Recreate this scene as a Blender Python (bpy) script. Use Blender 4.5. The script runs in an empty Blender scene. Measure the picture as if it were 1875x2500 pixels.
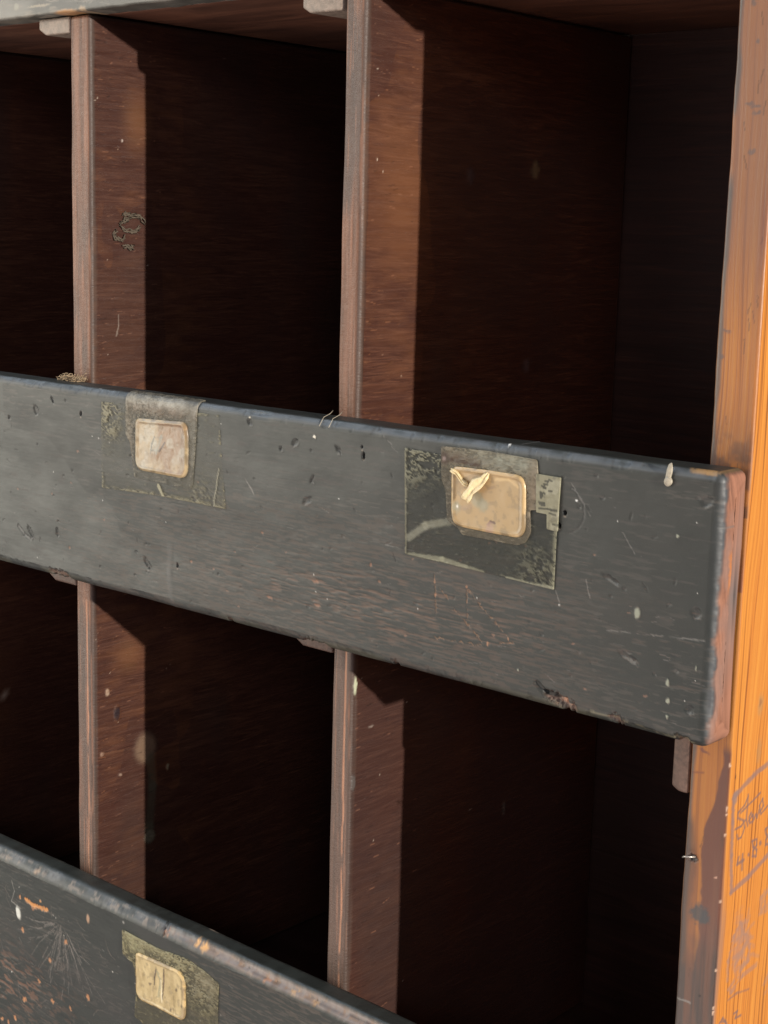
import bpy, math
import numpy as np
from mathutils import Matrix, Vector

# ---------------------------------------------------------------- camera
scene = bpy.context.scene
CAM = np.array([0.29019662, -0.54705751, 0.08656716])
FWD = np.array([-0.64887052, 0.74023329, -0.17612987])
RGT = np.array([0.74865324, 0.66244975, 0.02605091])
UPV = np.array([-0.13596094, 0.11495653, 0.98402216])
FPX = 3810.9945
cd = bpy.data.cameras.new('camera'); cam = bpy.data.objects.new('camera', cd)
scene.collection.objects.link(cam)
cam.matrix_world = Matrix(((RGT[0], UPV[0], -FWD[0], CAM[0]), (RGT[1], UPV[1], -FWD[1], CAM[1]),
                           (RGT[2], UPV[2], -FWD[2], CAM[2]), (0, 0, 0, 1)))
cd.sensor_fit = 'HORIZONTAL'; cd.sensor_width = 36; cd.lens = FPX / 1875 * 36
cd.clip_start = 0.01; cd.clip_end = 100
scene.camera = cam

# ---------------------------------------------------------------- light
world = bpy.data.worlds.new('World'); scene.world = world; world.use_nodes = True
bg = world.node_tree.nodes['Background']
bg.inputs['Color'].default_value = (0.76, 0.80, 1.0, 1); bg.inputs['Strength'].default_value = 0.19
def area(name, loc, target, sx, sy, power, color, spread=180):
    l = bpy.data.lights.new(name, 'AREA'); l.shape = 'RECTANGLE'; l.size = sx; l.size_y = sy
    l.energy = power; l.color = color; l.spread = math.radians(spread)
    o = bpy.data.objects.new(name, l); scene.collection.objects.link(o); o.location = loc
    o.rotation_euler = (Vector(target) - Vector(loc)).to_track_quat('-Z', 'Y').to_euler()
    return o
kl = bpy.data.lights.new('key_lamp', 'POINT'); kl.energy = 740; kl.color = (1.0, 0.93, 0.82); kl.shadow_soft_size = 0.023
ko = bpy.data.objects.new('key_lamp', kl); scene.collection.objects.link(ko); ko.location = (3.36, -0.727, 0.524)
area('left_sheen_lamp', (-1.75, -1.10, 0.10), (-0.3, 0, -0.05), 1.2, 1.6, 30, (1.0, 0.94, 0.80))  # unseen soft lamp added for the sheen on the rails
area('front_fill_lamp', (-0.5, -2.6, 0.3), (-0.2, 0, 0.0), 1.8, 1.6, 3.5, (1.0, 0.93, 0.86))  # unseen fill lamp added for the front faces
area('cool_bevel_lamp', (-1.45, -0.42, 1.15), (-0.25, 0, -.1), 0.9, 0.8, 11, (0.66, 0.82, 1.0))  # unseen cool lamp added above left to light the bevels
area('room_corner_light', (1.7, -1.9, 0.8), (-.2, .1, 0), 0.5, 0.5, 9, (0.97, 0.96, 1.0))
area('floor_bounce', (-0.5, -1.3, -1.3), (-0.3, 0, .1), 1.4, 1.0, 14, (1.0, 0.84, 0.74))
scene.view_settings.view_transform = 'Standard'; scene.view_settings.look = 'None'
scene.view_settings.exposure = 0; scene.view_settings.gamma = 1; scene.view_settings.use_curve_mapping = False

# ---------------------------------------------------------------- helpers: measuring and noise
def on_plane(u, v, ax, val):
    """the point of a flat face (x, y or z = val) at a measured spot of the reference"""
    R = FWD + RGT * (u - 937.5) / FPX - UPV * (v - 1250) / FPX
    return CAM + R * (val - CAM[ax]) / R[ax]
def F(u, v, y=-0.0204):
    p = on_plane(u, v, 1, y); return (p[0], p[2])
def SD(u, v):
    p = on_plane(u, v, 0, 0.0); return (p[1], p[2])

rng = np.random.default_rng(7)
def _h(ix, iy, iz, seed):
    n = (ix * 374761393 + iy * 668265263 + iz * 1274126177 + seed * 362437) & 0xffffffff
    n = ((n ^ (n >> 13)) * 1274126177) & 0xffffffff
    n = (n ^ (n >> 16)) & 0xffffffff
    return n / 4294967295.0
def vn(p, seed=0):
    """smooth value noise 0..1 of points (n,3)"""
    p = np.asarray(p, float); i = np.floor(p).astype(np.int64); f = p - i; f = f * f * (3 - 2 * f)
    r = 0
    for dx in (0, 1):
        wx = f[:, 0] if dx else 1 - f[:, 0]
        for dy in (0, 1):
            wy = f[:, 1] if dy else 1 - f[:, 1]
            for dz in (0, 1):
                wz = f[:, 2] if dz else 1 - f[:, 2]
                r = r + wx * wy * wz * _h(i[:, 0] + dx, i[:, 1] + dy, i[:, 2] + dz, seed)
    return r
def fbm(p, sc, oct=3, seed=0):
    p = np.asarray(p, float) * np.asarray(sc); a = 0.5; t = 0; s = 0
    for k in range(oct):
        t = t + a * vn(p, seed + k * 17); s += a; a *= 0.5; p = p * 2.03 + 11.3
    return t / s
def sstep(a, b, x):
    t = np.clip((x - a) / (b - a + 1e-12), 0, 1); return t * t * (3 - 2 * t)

class Canvas:
    """paint, roughness and relief laid on a dense surface; X,Z are the surface's own coordinates in metres"""
    def __init__(s, P, N, X, Z, on):
        s.P, s.N, s.X, s.Z, s.on = P, N, X, Z, on
        n = len(P); s.rgb = np.zeros((n, 3)); s.a = np.zeros(n); s.h = np.zeros(n); s.rough = np.zeros(n)
        s.ji = np.zeros(n)
        s.j1 = (fbm(np.c_[X, Z, X * 0], 900, 2, 3) - .5); s.j2 = (fbm(np.c_[X, Z, X * 0], 900, 2, 5) - .5)
    def put(s, m, col, a=1.0, h=0.0, idx=None):
        idx = slice(None) if idx is None else idx
        m = m * s.on[idx]; k = np.clip(m * a, 0, 1)
        s.rgb[idx] = np.where((s.a[idx] > 0.001)[:, None], s.rgb[idx] * (1 - k[:, None]) + np.array(col) * k[:, None], np.array(col))
        s.a[idx] = s.a[idx] + (1 - s.a[idx]) * k
        if h: s.h[idx] += m * h
    def near(s, x0, x1, z0, z1):
        return np.nonzero((s.X > x0) & (s.X < x1) & (s.Z > z0) & (s.Z < z1) & (s.on > 0))[0]
    def blob(s, c, rx, rz, col=None, a=1.0, h=0.0, ang=0.0, soft=.35, jit=.0012):
        R = max(rx, rz) * 1.6 + jit; i = s.near(c[0] - R, c[0] + R, c[1] - R, c[1] + R)
        if not len(i): return
        x = s.X[i] - c[0] + s.j1[i] * jit; z = s.Z[i] - c[1] + s.j2[i] * jit; ca, sa = math.cos(ang), math.sin(ang)
        d = np.hypot((x * ca + z * sa) / rx, (-x * sa + z * ca) / rz)
        m = 1 - sstep(1 - soft, 1 + soft, d)
        if col is None: s.h[i] += m * h * s.on[i]
        else: s.put(m, col, a, h, i)
    def seg(s, pts, w, col=None, a=1.0, h=0.0, soft=.5, jit=.0006, broken=0.0, taper=False, seed=1):
        for k, (p, q) in enumerate(zip(pts[:-1], pts[1:])):
            R = w * 2 + jit
            i = s.near(min(p[0], q[0]) - R, max(p[0], q[0]) + R, min(p[1], q[1]) - R, max(p[1], q[1]) + R)
            if not len(i): continue
            x = s.X[i] + s.j1[i] * jit; z = s.Z[i] + s.j2[i] * jit
            vx, vz = q[0] - p[0], q[1] - p[1]; L = vx * vx + vz * vz + 1e-12
            t = np.clip(((x - p[0]) * vx + (z - p[1]) * vz) / L, 0, 1)
            d = np.hypot(x - p[0] - t * vx, z - p[1] - t * vz) / (w * (1 - .85 * np.abs(2 * t - 1) ** 2 if taper else 1))
            m = 1 - sstep(1 - soft, 1 + soft, d)
            if broken: m = m * sstep(broken - .12, broken + .12, fbm(np.c_[x, z, x * 0], 420, 2, seed + k))
            if col is None: s.h[i] += m * h * s.on[i]
            else: s.put(m, col, a, h, i)

# ---------------------------------------------------------------- helpers: meshes
def make_mesh(name, V, quads, mat, parent, C=None, rough=None, tris=None):
    me = bpy.data.meshes.new(name)
    nq = len(quads); nt = 0 if tris is None else len(tris)
    me.vertices.add(len(V)); me.vertices.foreach_set('co', np.asarray(V, np.float32).ravel())
    li = np.asarray(quads, np.int32).ravel()
    if nt: li = np.concatenate([li, np.asarray(tris, np.int32).ravel()])
    me.loops.add(len(li)); me.loops.foreach_set('vertex_index', li)
    me.polygons.add(nq + nt)
    st = np.concatenate([np.arange(nq) * 4, nq * 4 + np.arange(nt) * 3]).astype(np.int32)
    me.polygons.foreach_set('loop_start', st)
    me.polygons.foreach_set('loop_total', np.concatenate([np.full(nq, 4), np.full(nt, 3)]).astype(np.int32))
    me.polygons.foreach_set('use_smooth', np.ones(nq + nt, bool))
    me.update(calc_edges=True)
    if C is not None:
        at = me.color_attributes.new('mark', 'FLOAT_COLOR', 'POINT')
        rgba = np.c_[C.rgb, C.a].astype(np.float32); at.data.foreach_set('color', rgba.ravel())
        ar = me.attributes.new('wear', 'FLOAT', 'POINT'); ar.data.foreach_set('value', C.rough.astype(np.float32))
    if C is None: no_marks(me)
    me.materials.append(mat)
    o = bpy.data.objects.new(name, me); scene.collection.objects.link(o)
    if parent is not None: o.parent = parent
    return o

def no_marks(me):
    me.color_attributes.new('mark', 'FLOAT_COLOR', 'POINT').data.foreach_set('color', np.zeros(4 * len(me.vertices), np.float32))
def dense(a, b, step, coarse=None):
    """samples a..b at step; coarse = (c, step2): beyond c (towards b) use step2"""
    return np.linspace(a, b, max(2, int(round(abs(b - a) / step)) + 1))
def board(name, parent, mat, lo, hi, axis, r, a_s, u_lo, u_hi, v_lo, v_hi, paint=None, cap=(True, True), capstep=.0006, k=5, origin=None):
    """a solid board swept along AXIS with rounded edges. a_s: samples along the length; u_lo,u_hi: samples (along v) of the faces
    u=min and u=max; v_lo,v_hi: samples (along u) of the faces v=min and v=max."""
    ua, va = [i for i in range(3) if i != axis]
    u0, u1, v0, v1 = lo[ua], hi[ua], lo[va], hi[va]
    core, nor = [], []
    def corner(cu, cv, t0):
        for j in range(k + 1):
            t = t0 + math.pi / 2 * j / k; core.append((cu, cv)); nor.append((math.cos(t), math.sin(t)))
    def side(arr, fixed_u, fixed_v, n, lo_, hi_, rev):
        A = [x for x in arr if lo_ + 1e-5 < x < hi_ - 1e-5]; A = sorted(A, reverse=rev)
        for x in A:
            core.append((x if fixed_u is None else fixed_u, x if fixed_v is None else fixed_v)); nor.append(n)
    corner(u0 + r, v0 + r, math.pi)                       # (-,-)
    side(v_lo, None, v0 + r, (0, -1), u0 + r, u1 - r, False)
    corner(u1 - r, v0 + r, 1.5 * math.pi)
    side(u_hi, u1 - r, None, (1, 0), v0 + r, v1 - r, False)
    corner(u1 - r, v1 - r, 0)
    side(v_hi, None, v1 - r, (0, 1), u0 + r, u1 - r, True)
    corner(u0 + r, v1 - r, .5 * math.pi)
    side(u_lo, u0 + r, None, (-1, 0), v0 + r, v1 - r, True)
    core = np.array(core); nor = np.array(nor); n = len(core)
    a0, a1 = lo[axis], hi[axis]
    rings = []      # (a, extra inset, radius factor, na)
    half = min(u1 - u0, v1 - v0) / 2 - r
    flat = [x for x in np.linspace(0, half, max(2, int(half / capstep)))]
    if cap[0]:
        for o in flat[::-1][:-1]: rings.append((a0, o, 0, -1))
    for j in range(k + 1):
        t = math.pi / 2 * j / k
        rings.append((a0 + r - r * math.cos(t), 0, math.sin(t), -math.cos(t)))
    for a in a_s:
        if a0 + r + 1e-5 < a < a1 - r - 1e-5: rings.append((a, 0, 1, 0))
    for j in range(k + 1):
        t = math.pi / 2 * j / k
        rings.append((a1 - r + r * math.sin(t), 0, math.cos(t), math.sin(t)))
    if cap[1]:
        for o in flat[1:]: rings.append((a1, o, 0, 1))
    P = np.zeros((len(rings), n, 3)); N = np.zeros_like(P)
    for q, (a, o, f, na) in enumerate(rings):
        c = core
        if o > 0:
            c = np.c_[np.clip(core[:, 0], u0 + r + o, u1 - r - o), np.clip(core[:, 1], v0 + r + o, v1 - r - o)]
        P[q, :, ua] = c[:, 0] + nor[:, 0] * r * f; P[q, :, va] = c[:, 1] + nor[:, 1] * r * f; P[q, :, axis] = a
        fa = f if abs(na) < 1 else 0
        N[q, :, ua] = nor[:, 0] * fa; N[q, :, va] = nor[:, 1] * fa; N[q, :, axis] = na
    P = P.reshape(-1, 3); N = N.reshape(-1, 3); N /= np.linalg.norm(N, axis=1)[:, None] + 1e-12
    C = paint(P, N) if paint else None
    V = P + N * C.h[:, None] if C is not None else P
    R = len(rings); i, j = np.meshgrid(np.arange(R - 1), np.arange(n), indexing='ij'); j2 = (j + 1) % n
    q = np.stack([i * n + j, i * n + j2, (i + 1) * n + j2, (i + 1) * n + j], -1).reshape(-1, 4)
    if axis == 1: pass
    else: q = q[:, ::-1] if False else q
    # orientation: test one quad against its normal
    m = len(q) // 2; fn = np.cross(P[q[m, 1]] - P[q[m, 0]], P[q[m, 3]] - P[q[m, 0]])
    if fn @ N[q[m, 0]] < 0: q = q[:, ::-1]
    o = make_mesh(name, V, q, mat, parent, C)
    return o

# ---------------------------------------------------------------- materials
def new_mat(name):
    m = bpy.data.materials.new(name); m.use_nodes = True; nt = m.node_tree
    return m, nt, nt.nodes['Principled BSDF']
class G:
    def __init__(s, nt): s.nt = nt; s.L = nt.links.new
    def n(s, t, **k):
        x = s.nt.nodes.new(t)
        for a, b in k.items(): setattr(x, a, b)
        return x
    def pos(s): return s.n('ShaderNodeTexCoord').outputs['Object']
    def map(s, v, sc, loc=(0, 0, 0)):
        m = s.n('ShaderNodeMapping'); m.inputs['Scale'].default_value = sc; m.inputs['Location'].default_value = loc
        s.L(v, m.inputs['Vector']); return m.outputs[0]
    def noise(s, v, scale=1, detail=4, rough=.6, dist=0):
        x = s.n('ShaderNodeTexNoise'); x.inputs['Scale'].default_value = scale; x.inputs['Detail'].default_value = detail
        x.inputs['Roughness'].default_value = rough; x.inputs['Distortion'].default_value = dist
        s.L(v, x.inputs['Vector']); return x.outputs['Fac']
    def ramp(s, f, stops):
        x = s.n('ShaderNodeValToRGB'); e = x.color_ramp.elements
        while len(e) < len(stops): e.new(.5)
        for el, (p, c) in zip(e, stops):
            el.position = p; el.color = (*c, 1) if len(c) == 3 else c
        s.L(f, x.inputs[0]); return x.outputs[0]
    def val(s, f, a, b, lo=0., hi=1.):
        x = s.n('ShaderNodeMapRange'); x.inputs['From Min'].default_value = a; x.inputs['From Max'].default_value = b
        x.inputs['To Min'].default_value = lo; x.inputs['To Max'].default_value = hi; s.L(f, x.inputs['Value']); return x.outputs[0]
    def mix(s, f, a, b, mode='MIX'):
        x = s.n('ShaderNodeMix', data_type='RGBA', blend_type=mode)
        if isinstance(f, (int, float)): x.inputs[0].default_value = f
        else: s.L(f, x.inputs[0])
        for sock, v in ((x.inputs[6], a), (x.inputs[7], b)):
            if isinstance(v, tuple): sock.default_value = (*v, 1)
            else: s.L(v, sock)
        return x.outputs[2]
    def math(s, op, a, b=0.):
        x = s.n('ShaderNodeMath', operation=op)
        for sock, v in ((x.inputs[0], a), (x.inputs[1], b)):
            if isinstance(v, (int, float)): sock.default_value = v
            else: s.L(v, sock)
        return x.outputs[0]
    def bump(s, h, dist, strength=1., normal=None):
        x = s.n('ShaderNodeBump'); x.inputs['Distance'].default_value = dist; x.inputs['Strength'].default_value = strength
        s.L(h, x.inputs['Height'])
        if normal is not None: s.L(normal, x.inputs['Normal'])
        return x.outputs[0]
    def mark(s, base):
        a = s.n('ShaderNodeAttribute', attribute_name='mark')
        return s.mix(a.outputs['Alpha'], base, a.outputs['Color'])
    def wear(s): return s.n('ShaderNodeAttribute', attribute_name='wear').outputs['Fac']

def m_black():
    m, nt, b = new_mat('worn_black_paint'); g = G(nt); p = g.pos()
    n1 = g.noise(g.map(p, (14, 14, 26)), 1, 5, .6)
    base = g.ramp(n1, [(.3, (.018, .022, .0195)), (.52, (.024, .0265, .023)), (.75, (.036, .033, .028))])
    st = g.noise(g.map(p, (55, 300, 1500)), 1, 4, .65, .3)
    base = g.mix(g.val(st, .62, .80, 0, .16), base, (.075, .064, .056))
    fine = g.noise(p, 2600, 2, .5)
    base = g.mix(.25, base, g.ramp(fine, [(.3, (.015, .016, .015)), (.7, (.045, .047, .044))]))
    L = nt.links.new; L(g.mark(base), b.inputs['Base Color'])
    sm = g.noise(g.map(p, (25, 60, 60)), 1, 4, .6)
    r = g.math('ADD', g.val(sm, .3, .7, .40, .54), g.val(st, .3, .8, -.02, .05))
    r = g.math('ADD', r, g.wear()); L(r, b.inputs['Roughness'])
    b.inputs['Specular IOR Level'].default_value = .52
    h = g.math('ADD', g.math('MULTIPLY', st, .25), g.math('MULTIPLY', fine, .16))
    h2 = g.noise(g.map(p, (45, 70, 75)), 1, 3, .5)
    L(g.bump(h, .00014, .7, g.bump(h2, .0011, .5)), b.inputs['Normal'])
    return m
def m_edge():           # reddish stained edge wood with remains of black paint
    m, nt, b = new_mat('stained_divider_wood'); g = G(nt); p = g.pos(); L = nt.links.new
    # mahogany ply: grain runs along y
    wob = g.noise(g.map(p, (30, 18, 45)), 1, 3, .55)
    gr = g.noise(g.map(p, (220, 30, 420)), 1, 6, .7, 1.2)
    gr2 = g.noise(g.map(p, (500, 90, 1500)), 1, 3, .6, .4)
    base = g.ramp(gr, [(.25, (.034, .0135, .0095)), (.48, (.062, .023, .015)), (.62, (.098, .038, .022)), (.8, (.17, .075, .042))])
    base = g.mix(g.val(wob, .35, .7, 0, .75), base, (.052, .018, .0125))
    base = g.mix(g.val(gr2, .60, .74, 0, .42), base, (.20, .085, .045))
    L(g.mark(base), b.inputs['Base Color'])
    r = g.math('ADD', g.val(gr, .3, .7, .36, .52), g.wear()); L(r, b.inputs['Roughness'])
    h = g.math('ADD', gr, g.math('MULTIPLY', gr2, .5))
    L(g.bump(h, .0004, .75), b.inputs['Normal']); return m
def m_inner():          # dark shelf and back boards
    m, nt, b = new_mat('dark_stained_board'); g = G(nt); p = g.pos(); L = nt.links.new
    gr = g.noise(g.map(p, (14, 60, 260)), 1, 5, .65, .8)
    big = g.noise(g.map(p, (9, 9, 9)), 1, 3, .5)
    base = g.ramp(gr, [(.3, (.034, .017, .014)), (.55, (.060, .027, .021)), (.8, (.11, .047, .030))])
    base = g.mix(g.val(big, .35, .7, 0, .6), base, (.032, .018, .016))
    L(g.mark(base), b.inputs['Base Color']); L(g.val(gr, .3, .7, .42, .58), b.inputs['Roughness'])
    L(g.bump(gr, .0004, .5), b.inputs['Normal']); return m
def m_pine():
    m, nt, b = new_mat('varnished_pine'); g = G(nt); p = g.pos(); L = nt.links.new
    warp = g.noise(g.map(p, (20, 20, 5)), 1, 2, .5)
    sep = g.n('ShaderNodeSeparateXYZ'); L(p, sep.inputs[0])
    # growth rings as near-vertical lines, uneven spacing
    q = g.math('ADD', g.math('ADD', sep.outputs['X'], sep.outputs['Y']), g.math('MULTIPLY', warp, .015))
    cx = g.n('ShaderNodeCombineXYZ'); L(g.math('MULTIPLY', q, 640.), cx.inputs[0]); L(g.math('MULTIPLY', sep.outputs['Z'], 5.), cx.inputs[2])
    ln = g.noise(cx.outputs[0], 1, 3, .55)
    cy = g.n('ShaderNodeCombineXYZ'); L(g.math('MULTIPLY', q, 110.), cy.inputs[0]); L(g.math('MULTIPLY', sep.outputs['Z'], 3.), cy.inputs[2])
    wide = g.noise(cy.outputs[0], 1, 2, .5)
    fib = g.noise(g.map(p, (3200, 3200, 160)), 1, 2, .6)
    base = g.ramp(ln, [(.30, (.13, .034, .008)), (.39, (.26, .075, .014)), (.46, (.56, .19, .030)), (.8, (.74, .33, .060))])
    base = g.mix(g.val(wide, .3, .7, 0, .35), base, (.66, .26, .036))
    base = g.mix(g.val(fib, .56, .75, 0, .30), base, (.24, .075, .018))
    L(g.mark(base), b.inputs['Base Color'])
    r = g.math('ADD', g.val(ln, .3, .7, .40, .30), g.wear()); L(r, b.inputs['Roughness'])
    L(g.bump(g.math('ADD', ln, g.math('MULTIPLY', fib, .5)), .00025, .6), b.inputs['Normal']); return m
def m_plain(name, col, rough=.5, var=.25, scale=300, spec=.5, coat=0, bumpd=.0002):
    m, nt, b = new_mat(name); g = G(nt); p = g.pos(); L = nt.links.new
    n = g.noise(p, scale, 4, .6)
    base = g.ramp(n, [(.3, tuple(c * (1 - var) for c in col)), (.7, tuple(min(1, c * (1 + var)) for c in col))])
    L(g.mark(base), b.inputs['Base Color']); L(g.math('ADD', g.val(n, .3, .7, rough - .06, rough + .06), g.wear()), b.inputs['Roughness'])
    b.inputs['Specular IOR Level'].default_value = spec; b.inputs['Coat Weight'].default_value = coat; b.inputs['Coat Roughness'].default_value = .2
    L(g.bump(n, bumpd, .7), b.inputs['Normal']); return m
def m_tape():
    """old clear tape: see-through film, opaque only where the gum has gone pale (the attribute's alpha)"""
    m, nt, b = new_mat('yellowed_clear_tape'); g = G(nt); p = g.pos(); L = nt.links.new
    a = g.n('ShaderNodeAttribute', attribute_name='mark')
    n = g.noise(p, 500, 4, .7)
    L(g.mix(g.val(n, .3, .7, 0, .3), a.outputs['Color'], (.10, .085, .05)), b.inputs['Base Color'])
    L(g.val(n, .3, .7, .40, .58), b.inputs['Roughness']); b.inputs['Specular IOR Level'].default_value = .3
    L(a.outputs['Alpha'], b.inputs['Alpha'])
    L(g.bump(n, .0003, .8), b.inputs['Normal']); return m
BLACK, PLY, INNER, PINE, TAPE = m_black(), m_edge(), m_inner(), m_pine(), m_tape()
PAPER = m_plain('aged_cream_paper', (.40, .31, .20), .42, .15, 260, .5, .15)
TAN = m_plain('aged_tan_paper', (.42, .28, .13), .38, .08, 120, .5, .3)
GLUEW = m_plain('grey_stained_block_wood', (.26, .20, .16), .5, .35, 380)
METAL = m_plain('bright_nail_steel', (.50, .46, .42), .35, .1, 800)
METAL.node_tree.nodes['Principled BSDF'].inputs['Metallic'].default_value = .6
MUD = m_plain('dry_grey_mud', (.12, .095, .07), .85, .35, 700, .3, 0, .0008)
FLUFF = m_plain('dusty_fluff', (.42, .31, .20), .9, .4, 900, .2)
PALEM = m_plain('dried_white_paint', (.40, .35, .27), .5, .15, 900)

# ---------------------------------------------------------------- the cabinet
cab = bpy.data.objects.new('pigeonhole_cabinet', None); scene.collection.objects.link(cab); cab.location = (-.42, .1, -.40)
cab['label'] = 'worn wooden pigeonhole cabinet with black painted front rails, square compartments and orange pine side'
cab['category'] = 'cabinet'
root_inv = Matrix.Translation((.42, -.1, .40))
def fix(o):     # keep world coordinates in the mesh: the parent Empty stands at the cabinet's base
    if o.parent is cab: o.matrix_parent_inverse = root_inv
    return o
T = .0204; RR = .0042; XL = -.85; YD = .2226
ORANGE = (.50, .20, .06); PINKW = (.24, .13, .085); PALE = (.42, .39, .32); GREYP = (.11, .11, .105); DARK = (.008, .008, .008)

RL = .0066
def rail_paint(kind, z0, z1):
    def f(P, N):
        front = sstep(.25, .8, -N[:, 1]); top = sstep(.2, .8, N[:, 2]); endf = sstep(.45, .9, N[:, 0])
        X, Z = P[:, 0], P[:, 2]
        on = ((-N[:, 1] > -.2)).astype(float)
        C = Canvas(P, N, X, Z, on)
        q = P * 1.0
        # relief: waviness, grain, worn arrises
        arris = np.clip(1 - np.abs(np.abs(N[:, 1]) - .707) / .45, 0, 1) * ((N[:, 2] != 0) | (N[:, 0] != 0))
        C.h += (fbm(q, (26, 26, 34), 2, 11) - .5) * .0007
        C.h += (fbm(q, (70, 70, 900), 2, 12) - .5) * .00007
        C.h -= arris * (sstep(.45, .9, fbm(q, (55, 40, 40), 3, 14))) * .0011
        vert = sstep(.1, .3, N[:, 0]); arris = arris * (1 - .75 * vert); C.h -= arris * (fbm(q, (150, 150, 110), 3, 15)) * .0003; C.h -= arris * sstep(.60, .68, fbm(q, (300, 300, 300), 2, 16)) * .0004
        # worn arris colour: rubbed paint, with a bluish highlight painted in
        tops = arris * (N[:, 2] > .05)
        C.put(sstep(.12, .6, tops) * (.55 + .6 * fbm(q, (60, 60, 60), 3, 19)), (.12, .13, .14), .9)
        bot = arris * (N[:, 2] < -.05)
        C.put(bot * sstep(.5, .75, fbm(q, (45, 45, 45), 3, 21)), (.10, .09, .055), .7)
        C.put(top * sstep(.35, .7, fbm(q, (200, 90, 90), 3, 22)), (.030, .034, .030), .8)
        # fine grain scuffs
        s1 = fbm(q, (130, 10, 1100), 3, 31); s2 = fbm(q, (16, 10, 26), 3, 32)
        C.put(front * sstep(.62, .72, s1) * sstep(.50, .66, s2), (.095, .080, .068), .45, -.00006)
        return C, front, top, endf, arris, q
    return f

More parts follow.
